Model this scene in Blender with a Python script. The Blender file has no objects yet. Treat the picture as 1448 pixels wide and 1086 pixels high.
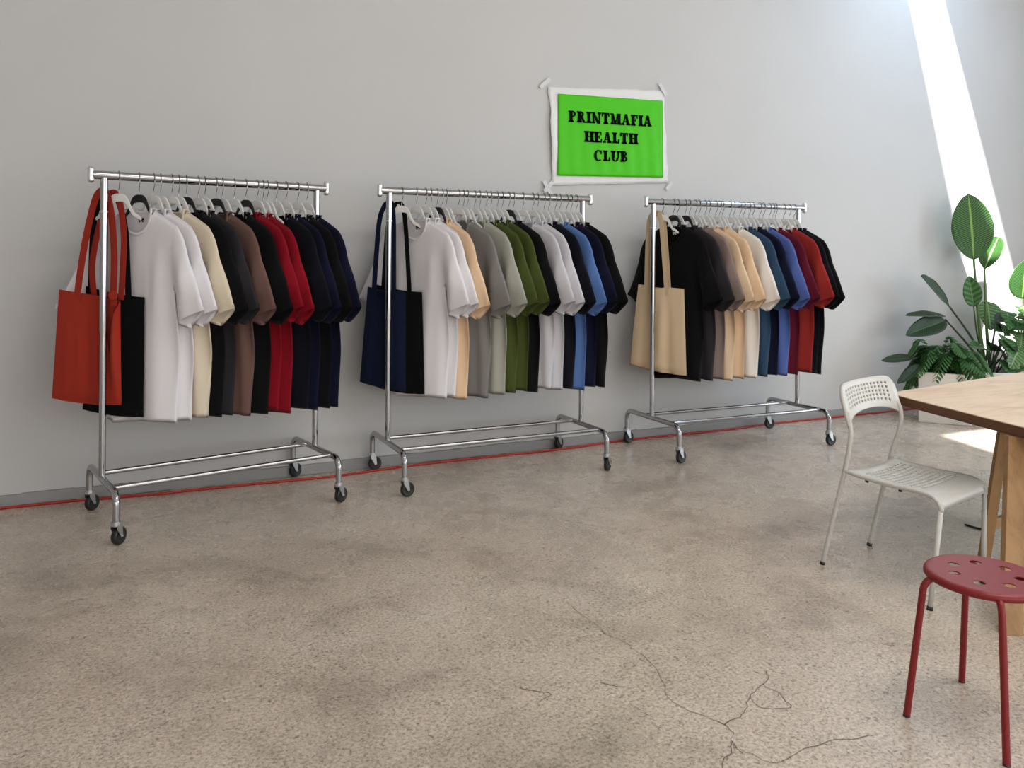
import bpy, bmesh, math, random
from math import sin, cos, pi, radians, sqrt, atan2
from mathutils import Vector, Matrix, noise

random.seed(7)
S = bpy.context.scene
COL = S.collection

# ------------------------------------------------------------------ camera
YAW, ROLL, FPX = 0.4509, -0.0071, 1150.0
cam_data = bpy.data.cameras.new('camera')
cam = bpy.data.objects.new('camera', cam_data)
COL.objects.link(cam)
cam_data.sensor_width = 36.0
cam_data.lens = FPX * 36.0 / 1448.0
cam_data.shift_y = -(543.0 - 363.37) / 1448.0
cam_data.clip_start = 0.05
_r = Vector((cos(YAW), -sin(YAW), 0)); _f = Vector((sin(YAW), cos(YAW), 0)); _u = Vector((0, 0, 1))
_r2 = _r * cos(ROLL) - _u * sin(ROLL)
_u2 = _u * cos(ROLL) + _r * sin(ROLL)
m = Matrix((( _r2.x, _u2.x, -_f.x, 0.0), (_r2.y, _u2.y, -_f.y, -5.3295), (_r2.z, _u2.z, -_f.z, 1.42), (0, 0, 0, 1)))
cam.matrix_world = m
S.camera = cam

# ------------------------------------------------------------------ world, sun, daylight, exposure
S.view_settings.view_transform = 'Standard'
S.view_settings.look = 'None'
S.view_settings.gamma = 1.0
S.view_settings.exposure = 0.0
S.view_settings.use_curve_mapping = False
W = bpy.data.worlds.new('sky')
S.world = W
W.use_nodes = True
W.node_tree.nodes['Background'].inputs[0].default_value = (0.80, 0.90, 1.0, 1)
W.node_tree.nodes['Background'].inputs[1].default_value = 0.8

SUN_DIR = Vector((0.37, 0.50, -1.0)).normalized()
sd = bpy.data.lights.new('sun', 'SUN'); so = bpy.data.objects.new('sun', sd); COL.objects.link(so)
sd.energy = 27.0; sd.angle = radians(1.6); sd.color = (1.0, 0.98, 0.95)
so.rotation_euler = SUN_DIR.to_track_quat('-Z', 'Y').to_euler()
so.location = (5, -4, 8)

def area(name, loc, direction, sx, sy, power, color):
    d = bpy.data.lights.new(name, 'AREA'); o = bpy.data.objects.new(name, d); COL.objects.link(o)
    d.shape = 'RECTANGLE'; d.size = sx; d.size_y = sy; d.energy = power; d.color = color
    o.location = loc
    o.rotation_euler = Vector(direction).to_track_quat('-Z', 'Y').to_euler()
    return o
CEIL = 4.7
# daylight through the openings of the room: front glazing, right-hand glazing, slot skylight
area('front_window_daylight', (3.0, -10.9, 2.0), (0, 1, 0), 11.4, 3.2, 205, (1.0, 0.955, 0.89))
area('side_window_daylight', (11.9, -6.6, 2.3), (-1, 0, 0), 5.4, 3.2, 295, (0.76, 0.89, 1.0))
area('slot_skylight_daylight', (6.72, -1.35, CEIL + 0.05), (0, 0, -1), 0.6, 2.3, 45, (0.50, 0.72, 1.0))
area('overhead_fill', (3.4, -4.8, CEIL + 0.05), (0, 0, -1), 3.6, 1.2, 95, (1.0, 0.98, 0.95))  # added overhead fill lamp, no roof light known there

# ------------------------------------------------------------------ helpers
def tag(o, label=None, cat=None, group=None, kind=None):
    if label: o['label'] = label
    if cat: o['category'] = cat
    if group: o['group'] = group
    if kind: o['kind'] = kind
    return o

def empty(name, loc=(0, 0, 0), rz=0.0, label=None, cat=None, group=None):
    o = bpy.data.objects.new(name, None); COL.objects.link(o)
    o.location = loc; o.rotation_euler = (0, 0, rz); o.empty_display_size = 0.1
    return tag(o, label, cat, group)

def link(name, data, mat=None, parent=None, label=None):
    o = bpy.data.objects.new(name, data); COL.objects.link(o)
    if mat is not None and len(data.materials) == 0: data.materials.append(mat)
    if parent is not None: o.parent = parent
    if label: o['label'] = label
    return o

class MB:
    def __init__(s): s.v = []; s.f = []; s.uv = {}
    def add(s, vs, fs):
        b = len(s.v); s.v += [tuple(x) for x in vs]; s.f += [tuple(i + b for i in f) for f in fs]
        return b
    def box(s, c, d, rot=None, bevel=0.0):
        x, y, z = d[0] / 2, d[1] / 2, d[2] / 2
        vs = [Vector((i * x, j * y, k * z)) for i in (-1, 1) for j in (-1, 1) for k in (-1, 1)]
        if rot is not None: vs = [rot @ v for v in vs]
        c = Vector(c)
        s.add([v + c for v in vs], [(0, 1, 3, 2), (4, 6, 7, 5), (0, 4, 5, 1), (2, 3, 7, 6), (0, 2, 6, 4), (1, 5, 7, 3)])
    def tube(s, pts, r, n=12, caps=True, flat=1.0, side=None):
        pts = [Vector(p) for p in pts]
        rs = r if isinstance(r, (list, tuple)) else [r] * len(pts)
        t0 = (pts[1] - pts[0]).normalized()
        a = side if side is not None else (Vector((0, 0, 1)) if abs(t0.z) < .9 else Vector((1, 0, 0)))
        nrm = (a - t0 * a.dot(t0)).normalized()
        rings = []
        for i, p in enumerate(pts):
            if i == 0: t = (pts[1] - pts[0])
            elif i == len(pts) - 1: t = pts[-1] - pts[-2]
            else: t = (pts[i + 1] - pts[i]).normalized() + (pts[i] - pts[i - 1]).normalized()
            if t.length < 1e-9: t = t0
            t = t.normalized()
            nrm = (nrm - t * nrm.dot(t)).normalized()
            b = t.cross(nrm)
            rings.append([p + (nrm * cos(2 * pi * k / n) + b * sin(2 * pi * k / n) * flat) * rs[i] for k in range(n)])
        base = len(s.v)
        for ring in rings: s.v += [tuple(x) for x in ring]
        for i in range(len(rings) - 1):
            for k in range(n):
                k2 = (k + 1) % n
                s.f.append((base + i * n + k, base + i * n + k2, base + (i + 1) * n + k2, base + (i + 1) * n + k))
        if caps:
            s.f.append(tuple(base + k for k in reversed(range(n))))
            e = base + (len(rings) - 1) * n
            s.f.append(tuple(e + k for k in range(n)))
    def ribbon(s, pts, width_vec, w, th):
        """flat strap along pts; width along width_vec (a vector or one per point)"""
        pts = [Vector(p) for p in pts]; n = len(pts); base = len(s.v)
        for i, p in enumerate(pts):
            t = (pts[min(i + 1, n - 1)] - pts[max(i - 1, 0)]).normalized()
            wv = width_vec[i] if isinstance(width_vec, list) else width_vec
            wv = (wv - t * wv.dot(t)); wv = wv.normalized()
            nn = t.cross(wv).normalized()
            for a, b in ((-1, -1), (0, -1.25), (1, -1), (1, 1), (0, .75), (-1, 1)):
                s.v.append(tuple(p + wv * a * w / 2 + nn * b * th / 2))
        for i in range(n - 1):
            for k in range(6):
                k2 = (k + 1) % 6
                s.f.append((base + i * 6 + k, base + i * 6 + k2, base + (i + 1) * 6 + k2, base + (i + 1) * 6 + k))
        s.f.append(tuple(base + k for k in reversed(range(6)))); e = base + (n - 1) * 6
        s.f.append(tuple(e + k for k in range(6)))
    def lathe(s, prof, c, n=32, M=None, close=False):
        base = len(s.v); c = Vector(c)
        for (r, z) in prof:
            for k in range(n):
                a = 2 * pi * k / n; p = Vector((r * cos(a), r * sin(a), z))
                if M is not None: p = M @ p
                s.v.append(tuple(p + c))
        m_ = len(prof)
        for i in range(m_ - 1 + (1 if close else 0)):
            j = (i + 1) % m_
            for k in range(n):
                k2 = (k + 1) % n
                s.f.append((base + i * n + k, base + i * n + k2, base + j * n + k2, base + j * n + k))
        if not close:
            s.f.append(tuple(base + k for k in reversed(range(n))))
            s.f.append(tuple(base + (m_ - 1) * n + k for k in range(n)))
    def mesh(s, name, smooth=True, merge=0.0, fixn=True):
        me = bpy.data.meshes.new(name)
        me.from_pydata(s.v, [], s.f); 
        if fixn or merge:
            bm = bmesh.new(); bm.from_mesh(me)
            if merge: bmesh.ops.remove_doubles(bm, verts=bm.verts, dist=merge)
            if fixn: bmesh.ops.recalc_face_normals(bm, faces=bm.faces)
            bm.to_mesh(me); bm.free()
        if smooth:
            me.polygons.foreach_set('use_smooth', [True] * len(me.polygons))
        me.update()
        return me
    def build(s, name, mat, parent=None, smooth=True, merge=0.0, bevel=0.0, label=None, auto=None, solid=None):
        me = s.mesh(name, smooth, merge)
        if auto is not None: me.set_sharp_from_angle(angle=radians(auto))
        o = link(name, me, mat, parent, label)
        if solid:
            md = o.modifiers.new('solid', 'SOLIDIFY'); md.thickness = solid; md.offset = 0
        if bevel:
            md = o.modifiers.new('bevel', 'BEVEL'); md.width = bevel; md.segments = 2; md.limit_method = 'ANGLE'; md.angle_limit = radians(40)
        return o

def fillet(pts, r, n=8):
    pts = [Vector(p) for p in pts]; out = [pts[0]]
    for i in range(1, len(pts) - 1):
        a, b, c = pts[i - 1], pts[i], pts[i + 1]
        d1 = (a - b).normalized(); d2 = (c - b).normalized()
        ang = d1.angle(d2); rr = r[i - 1] if isinstance(r, (list, tuple)) else r
        L = rr / math.tan(ang / 2)
        p1 = b + d1 * L; p2 = b + d2 * L
        cen = b + (d1 + d2).normalized() * (rr / sin(ang / 2))
        v1 = p1 - cen; v2 = p2 - cen; th = v1.angle(v2)
        for k in range(n + 1):
            t = k / n
            out.append(cen + (v1 * sin((1 - t) * th) + v2 * sin(t * th)) / sin(th))
    out.append(pts[-1])
    return out

def catmull(pts, n=8):
    P = [Vector(p) for p in pts]; P = [P[0] * 2 - P[1]] + P + [P[-1] * 2 - P[-2]]; out = []
    for i in range(1, len(P) - 2):
        for k in range(n):
            t = k / n
            out.append(.5 * ((2 * P[i]) + (-P[i - 1] + P[i + 1]) * t + (2 * P[i - 1] - 5 * P[i] + 4 * P[i + 1] - P[i + 2]) * t * t + (-P[i - 1] + 3 * P[i] - 3 * P[i + 1] + P[i + 2]) * t ** 3))
    out.append(P[-2]); return out

def lerp(a, b, t): return a + (b - a) * t
def smooth(a, b, x):
    t = min(1, max(0, (x - a) / (b - a))); return t * t * (3 - 2 * t)

# ------------------------------------------------------------------ materials
def srgb(r, g, b):
    return tuple(((c / 255) / 12.92 if c / 255 <= .04045 else ((c / 255 + .055) / 1.055) ** 2.4) for c in (r, g, b)) + (1,)

def mat(name, color, rough=.6, metal=0.0, sheen=0.0, spec=0.5, bump=None, trans=0.0, coat=0.0):
    M = bpy.data.materials.new(name); M.use_nodes = True
    nt = M.node_tree; p = nt.nodes['Principled BSDF']
    p.inputs['Base Color'].default_value = color; p.inputs['Roughness'].default_value = rough
    p.inputs['Metallic'].default_value = metal; p.inputs['Sheen Weight'].default_value = sheen
    p.inputs['Specular IOR Level'].default_value = spec; p.inputs['Coat Weight'].default_value = coat
    if bump:
        tc = nt.nodes.new('ShaderNodeTexCoord'); n = nt.nodes.new('ShaderNodeTexNoise'); b = nt.nodes.new('ShaderNodeBump')
        n.inputs['Scale'].default_value = bump[0]; n.inputs['Detail'].default_value = 3
        b.inputs['Strength'].default_value = bump[1]; b.inputs['Distance'].default_value = bump[2]
        nt.links.new(tc.outputs['Object'], n.inputs['Vector']); nt.links.new(n.outputs['Fac'], b.inputs['Height'])
        nt.links.new(b.outputs['Normal'], p.inputs['Normal'])
    return M

def ramp(nt, stops):
    r = nt.nodes.new('ShaderNodeValToRGB'); e = r.color_ramp.elements
    while len(e) > len(stops): e.remove(e[-1])
    while len(e) < len(stops): e.new(.5)
    for i, (p, c) in enumerate(stops): e[i].position = p; e[i].color = c
    return r

def noise_node(nt, vec, scale, detail=4, rough=.5, dist=0.0):
    n = nt.nodes.new('ShaderNodeTexNoise'); n.inputs['Scale'].default_value = scale; n.inputs['Detail'].default_value = detail
    n.inputs['Roughness'].default_value = rough; n.inputs['Distortion'].default_value = dist
    nt.links.new(vec, n.inputs['Vector']); return n

def mixc(nt, a, b, fac, mode='MIX'):
    x = nt.nodes.new('ShaderNodeMix'); x.data_type = 'RGBA'; x.blend_type = mode
    for sock, v in ((x.inputs[0], fac), (x.inputs[6], a), (x.inputs[7], b)):
        if hasattr(v, 'links') or hasattr(v, 'is_linked'): nt.links.new(v, sock)
        else: sock.default_value = v
    return x.outputs[2]

def mat_concrete():
    M = bpy.data.materials.new('polished_concrete'); M.use_nodes = True; nt = M.node_tree; p = nt.nodes['Principled BSDF']
    tc = nt.nodes.new('ShaderNodeTexCoord'); v = tc.outputs['Object']
    big = noise_node(nt, v, 1.1, 5, .6, .3)
    r1 = ramp(nt, [(.30, srgb(162, 148, 133)), (.48, srgb(198, 183, 167)), (.72, srgb(212, 199, 184))])
    nt.links.new(big.outputs['Fac'], r1.inputs[0])
    mid = noise_node(nt, v, 4.5, 6, .65, .8)
    r2 = ramp(nt, [(.30, (.70, .69, .68, 1)), (.46, (.96, .96, .96, 1)), (.7, (1.04, 1.03, 1.02, 1))])
    nt.links.new(mid.outputs['Fac'], r2.inputs[0])
    c = mixc(nt, r1.outputs[0], r2.outputs[0], .75, 'MULTIPLY')
    fine = noise_node(nt, v, 85, 4, .7)
    r3 = ramp(nt, [(.38, (.46, .44, .42, 1)), (.47, (.93, .93, .93, 1)), (.54, (1.02, 1.02, 1.02, 1)), (.62, (1.34, 1.31, 1.28, 1))])
    nt.links.new(fine.outputs['Fac'], r3.inputs[0])
    c = mixc(nt, c, r3.outputs[0], .8, 'MULTIPLY')
    fl = noise_node(nt, v, 34, 3, .6, 2.0)
    r4 = ramp(nt, [(.33, (.40, .37, .35, 1)), (.40, (1, 1, 1, 1))])
    nt.links.new(fl.outputs['Fac'], r4.inputs[0])
    c = mixc(nt, c, r4.outputs[0], .85, 'MULTIPLY')
    nt.links.new(c, p.inputs['Base Color'])
    rr = ramp(nt, [(.3, (.20, .20, .20, 1)), (.7, (.34, .34, .34, 1))])
    nt.links.new(mid.outputs['Fac'], rr.inputs[0]); nt.links.new(rr.outputs[0], p.inputs['Roughness'])
    p.inputs['Specular IOR Level'].default_value = .62
    b = nt.nodes.new('ShaderNodeBump'); b.inputs['Strength'].default_value = .35; b.inputs['Distance'].default_value = .003
    nt.links.new(fine.outputs['Fac'], b.inputs['Height']); nt.links.new(b.outputs['Normal'], p.inputs['Normal'])
    return M

def mat_wall():
    M = mat('white_wall_paint', (.57, .565, .56, 1), .85, spec=.2)
    nt = M.node_tree; p = nt.nodes['Principled BSDF']
    tc = nt.nodes.new('ShaderNodeTexCoord')
    n = noise_node(nt, tc.outputs['Object'], .8, 3)
    r = ramp(nt, [(.3, (.555, .55, .545, 1)), (.7, (.59, .585, .58, 1))]); nt.links.new(n.outputs['Fac'], r.inputs[0])
    nt.links.new(r.outputs[0], p.inputs['Base Color'])
    n2 = noise_node(nt, tc.outputs['Object'], 14, 4)
    b = nt.nodes.new('ShaderNodeBump'); b.inputs['Strength'].default_value = .08; b.inputs['Distance'].default_value = .01
    nt.links.new(n2.outputs['Fac'], b.inputs['Height']); nt.links.new(b.outputs['Normal'], p.inputs['Normal'])
    return M

def mat_wood(name, c1, c2, scale=(1.2, 14, 14), rough=.45, coat=.0):
    M = bpy.data.materials.new(name); M.use_nodes = True; nt = M.node_tree; p = nt.nodes['Principled BSDF']
    tc = nt.nodes.new('ShaderNodeTexCoord'); mp = nt.nodes.new('ShaderNodeMapping'); mp.inputs['Scale'].default_value = scale
    nt.links.new(tc.outputs['Object'], mp.inputs['Vector'])
    n = noise_node(nt, mp.outputs['Vector'], 1.0, 5, .6, 1.2)
    r = ramp(nt, [(.32, c1), (.5, tuple(lerp(a, b, .7) for a, b in zip(c1, c2))), (.68, c2)])
    nt.links.new(n.outputs['Fac'], r.inputs[0]); nt.links.new(r.outputs[0], p.inputs['Base Color'])
    p.inputs['Roughness'].default_value = rough
    return M

def mat_leaf(name, dark, light, vein, ribs=34):
    M = bpy.data.materials.new(name); M.use_nodes = True; nt = M.node_tree; p = nt.nodes['Principled BSDF']
    uv = nt.nodes.new('ShaderNodeUVMap'); sep = nt.nodes.new('ShaderNodeSeparateXYZ'); nt.links.new(uv.outputs[0], sep.inputs[0])
    # lateral veins: stripes along v swept back by |u|
    au = nt.nodes.new('ShaderNodeMath'); au.operation = 'ABSOLUTE'; nt.links.new(sep.outputs[0], au.inputs[0])
    m1 = nt.nodes.new('ShaderNodeMath'); m1.operation = 'MULTIPLY_ADD'; nt.links.new(au.outputs[0], m1.inputs[0]); m1.inputs[1].default_value = -.16; nt.links.new(sep.outputs[1], m1.inputs[2])
    m2 = nt.nodes.new('ShaderNodeMath'); m2.operation = 'MULTIPLY'; nt.links.new(m1.outputs[0], m2.inputs[0]); m2.inputs[1].default_value = ribs * 2 * pi
    m3 = nt.nodes.new('ShaderNodeMath'); m3.operation = 'SINE'; nt.links.new(m2.outputs[0], m3.inputs[0])
    r = ramp(nt, [(.0, dark), (.75, light), (1.0, tuple(lerp(a, b, .35) for a, b in zip(light, vein)))])
    mr = nt.nodes.new('ShaderNodeMath'); mr.operation = 'MULTIPLY_ADD'; nt.links.new(m3.outputs[0], mr.inputs[0]); mr.inputs[1].default_value = .5; mr.inputs[2].default_value = .5
    nt.links.new(mr.outputs[0], r.inputs[0])
    rm = ramp(nt, [(.035, (1, 1, 1, 1)), (.075, (0, 0, 0, 1))]); nt.links.new(au.outputs[0], rm.inputs[0])
    c = mixc(nt, r.outputs[0], vein, rm.outputs[0])
    nt.links.new(c, p.inputs['Base Color']); p.inputs['Roughness'].default_value = .38
    b = nt.nodes.new('ShaderNodeBump'); b.inputs['Strength'].default_value = .3; b.inputs['Distance'].default_value = .004
    nt.links.new(m3.outputs[0], b.inputs['Height']); nt.links.new(b.outputs['Normal'], p.inputs['Normal'])
    tr = nt.nodes.new('ShaderNodeBsdfTranslucent'); nt.links.new(c, tr.inputs['Color'])
    mx = nt.nodes.new('ShaderNodeMixShader'); mx.inputs[0].default_value = .25
    nt.links.new(p.outputs[0], mx.inputs[1]); nt.links.new(tr.outputs[0], mx.inputs[2])
    nt.links.new(mx.outputs[0], nt.nodes['Material Output'].inputs['Surface'])
    return M

M_wall = mat_wall(); M_floor = mat_concrete()
M_ceil = mat('ceiling_paint', (.78, .78, .78, 1), .9, spec=.1)
M_base = mat('grey_skirting_paint', srgb(150, 149, 148), .6, bump=(30, .2, .003))
M_chrome = mat('chrome', (.43, .43, .44, 1), .09, 1.0)
M_steel = mat('brushed_steel_cap', (.80, .81, .83, 1), .32, 1.0)
M_zinc = mat('zinc_fork', (.62, .63, .65, 1), .35, 1.0)
M_rubber = mat('black_rubber', (.012, .012, .012, 1), .45)
M_hangw = mat('white_hanger_lacquer', srgb(222, 220, 218), .4)
M_hangb = mat('black_hanger_lacquer', (.012, .012, .012, 1), .5)
M_wire = mat('hook_wire', (.34, .34, .34, 1), .25, 1.0)
M_paper = mat('poster_paper', srgb(226, 225, 223), .55, bump=(18, .35, .01))
M_green = mat('poster_green_ink', srgb(74, 196, 4), .42, spec=.25, bump=(9, .25, .012))
M_ink = mat('black_ink', srgb(9, 16, 14), .85, spec=.06)
M_tape = mat('clear_tape', srgb(214, 214, 213), .25)
M_cable = mat('red_cable_jacket', srgb(172, 34, 26), .45)
M_cableb = mat('black_cable_jacket', srgb(38, 36, 36), .5)
M_chair = mat('pale_grey_chair', srgb(200, 197, 191), .42)
M_stool = mat('red_stool_lacquer', srgb(126, 15, 18), .40)
M_ply = mat_wood('plywood_face', srgb(205, 172, 140), srgb(226, 200, 172), (2.2, 9, 9), .5)
M_plyedge_shaded = mat_wood('plywood_edge_shaded', srgb(70, 42, 22), srgb(112, 72, 42), (1.0, 1.0, 160), .6)  # shade on the table edge is put into this darker brown
M_pine = mat_wood('pine', srgb(138, 102, 62), srgb(170, 132, 88), (14, 14, 1.3), .55)
M_pot = mat('white_planter', srgb(206, 203, 198), .55, bump=(12, .15, .01))
M_soil = mat('soil', (.02, .014, .01, 1), .95, bump=(60, .8, .01))
M_stem = mat('green_stem', srgb(74, 104, 44), .45)
M_stemd = mat('dark_stem', srgb(46, 62, 34), .5)
M_strel = mat_leaf('banana_leaf', srgb(30, 70, 28), srgb(46, 100, 38), srgb(140, 178, 84), 30)
M_strd = mat_leaf('dark_leaf', srgb(22, 46, 24), srgb(36, 66, 34), srgb(80, 108, 60), 24)
M_phil = mat_leaf('lobed_leaf', srgb(64, 104, 50), srgb(98, 140, 78), srgb(150, 182, 120), 9)
M_fern = mat_leaf('fern_leaf', srgb(44, 90, 44), srgb(70, 122, 60), srgb(104, 150, 84), 6)
M_flower = mat('orange_bract', srgb(176, 96, 48), .5)
M_dirt = mat('crack_grime', srgb(104, 93, 83), .8)

FAB = {
 'white': (225, 221, 224), 'cream': (214, 200, 178), 'black': (13, 12, 14), 'charcoal': (43, 40, 44), 'brown': (104, 78, 72),
 'crimson': (128, 12, 28), 'navy': (14, 16, 38), 'ink': (12, 13, 22), 'peach': (222, 190, 156), 'grey': (124, 120, 118), 'sage': (160, 159, 148),
 'olive': (66, 76, 34), 'silver': (196, 193, 198), 'blue': (82, 112, 166), 'taupe': (128, 112, 106), 'beige': (198, 178, 164),
 'tan': (214, 186, 156), 'ivory': (226, 218, 210), 'teal': (46, 70, 94), 'cobalt': (78, 98, 160), 'maroon': (90, 20, 40), 'brick': (142, 42, 38),
 'rust': (158, 50, 36), 'canvas': (208, 184, 152), 'navybag': (17, 25, 48), 'blackbag': (9, 9, 12)}
FM = {}
for k, c in FAB.items():
    FM[k] = mat('cotton_' + k, srgb(*c), .88, sheen=.04, spec=.12, bump=(900, .12, .0006))

# ------------------------------------------------------------------ setting
XL, XR, YF = -3.6, 12.0, -11.0
def plane_box(name, c, d, M, parent=None):
    b = MB(); b.box(c, d); o = b.build(name, M, parent, smooth=False)
    if parent is None: o['kind'] = 'structure'
    return o
floor = plane_box('floor', ((XL + XR) / 2, YF / 2, -.1), (XR - XL + .4, -YF + .4, .2), M_floor)
plane_box('wall_back', ((XL + XR) / 2, .1, CEIL / 2), (XR - XL + .4, .2, CEIL), M_wall)
plane_box('wall_left', (XL - .1, YF / 2, CEIL / 2), (.2, -YF, CEIL), M_wall)

def wall_with_opening(name, axis, pos, a0, a1, o0, o1, z0, z1):
    b = MB()
    for (p0, p1, q0, q1) in ((a0, o0, 0, CEIL), (o1, a1, 0, CEIL), (o0, o1, 0, z0), (o0, o1, z1, CEIL)):
        if p1 - p0 < 1e-3 or q1 - q0 < 1e-3: continue
        c = ((p0 + p1) / 2, pos, (q0 + q1) / 2) if axis == 'x' else (pos, (p0 + p1) / 2, (q0 + q1) / 2)
        d = (p1 - p0, .2, q1 - q0) if axis == 'x' else (.2, p1 - p0, q1 - q0)
        b.box(c, d)
    o = b.build(name, M_wall, smooth=False); o['kind'] = 'structure'
wall_with_opening('wall_front', 'x', YF - .1, XL, XR, -2.8, 8.8, .35, 3.7)
wall_with_opening('wall_right', 'y', XR + .1, YF, 0, -9.4, -3.8, .5, 3.9)
plane_box('added_shade_pier', (9.45, -1.0, CEIL / 2), (.3, 2.0, CEIL), M_wall)  # unseen pier added to shade the back wall right of the sun beam

def ceiling():
    bm = bmesh.new()
    def loop(pts):
        vs = [bm.verts.new((x, y, CEIL)) for x, y in pts]
        return [bm.edges.new((vs[i], vs[(i + 1) % len(vs)])) for i in range(len(vs))]
    E = loop([(XL - .2, YF - .2), (XR + .2, YF - .2), (XR + .2, .2), (XL - .2, .2)])
    E += loop([(6.42, -.12), (6.97, -.12), (7.15, -2.5), (6.25, -2.5)])            # slot skylight beside the wall
    E += loop([(4.25, -3.30), (4.95, -3.30), (4.75, -3.95), (4.05, -3.95)])        # opening added to throw the sun patch on the floor
    E += loop([(1.6, -5.4), (5.2, -5.4), (5.2, -4.2), (1.6, -4.2)])                # added opening for the overhead fill lamp
    bmesh.ops.triangle_fill(bm, use_beauty=True, use_dissolve=False, edges=E)
    me = bpy.data.meshes.new('ceiling'); bm.to_mesh(me); bm.free()
    o = link('ceiling', me, M_ceil); o['kind'] = 'structure'
    md = o.modifiers.new('solid', 'SOLIDIFY'); md.thickness = .18; md.offset = 1
    bm = bmesh.new(); bm.from_mesh(me)
    for f in bm.faces:
        if f.normal.z < 0: f.normal_flip()
    bm.to_mesh(me); bm.free()
ceiling()
# opaque cover added above the fill opening to keep the sun out
plane_box('added_sun_cover', (3.4, -4.8, CEIL + .21), (3.8, 1.4, .02), M_ceil)

b = MB()
n = 60; L0, L1 = XL, XR
for i in range(n):
    x0 = lerp(L0, L1, i / n); x1 = lerp(L0, L1, (i + 1) / n)
    b.box(((x0 + x1) / 2, -.011, .034), (x1 - x0, .022, .068 + .006 * sin(i * 1.7)))
o = b.build('baseboard_back', M_base, smooth=False); o['kind'] = 'structure'

# cracks in the slab: part of the floor
def crack(pts, w, name='floor_crack'):
    P = catmull([(x, y, 0) for x, y in pts], 10); b = MB(); vs = []
    for i, p in enumerate(P):
        t = (P[min(i + 1, len(P) - 1)] - P[max(i - 1, 0)]).normalized(); nn = Vector((-t.y, t.x, 0))
        j = noise.noise(p * 14) * .018 + noise.noise(p * 45) * .007
        ww = w * (.55 + .9 * abs(noise.noise(p * 9 + Vector((3, 1, 2)))))
        vs += [p + nn * (j - ww / 2), p + nn * (j + ww / 2)]
    vs = [(v.x, v.y, .0012) for v in vs]
    b.add(vs, [(2 * i, 2 * i + 2, 2 * i + 3, 2 * i + 1) for i in range(len(P) - 1)])
    return b.build(name, M_dirt, floor, smooth=False)
crack([(1.677, -2.418), (1.669, -2.699), (1.697, -2.899), (1.66, -3.07), (1.611, -3.245), (1.669, -3.392), (1.64, -3.47), (1.611, -3.52)], .0024)
crack([(1.669, -3.392), (1.76, -3.37), (1.86, -3.29), (1.95, -3.26), (2.02, -3.20)], .004)
crack([(1.64, -3.47), (1.52, -3.56), (1.47, -3.70)], .0035)
crack([(1.611, -3.52), (1.70, -3.60), (1.80, -3.58), (2.05, -3.62)], .0028)
crack([(1.86, -3.29), (1.84, -3.37), (1.93, -3.40), (1.95, -3.26)], .003)
crack([(1.46, -3.02), (1.50, -3.07), (1.52, -3.08)], .004)
crack([(1.20, -2.93), (1.27, -3.0), (1.22, -3.04)], .004)
crack([(5.1, -.25), (4.9, -.7), (4.45, -1.25), (4.15, -1.8), (4.2, -2.2)], .002)

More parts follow.
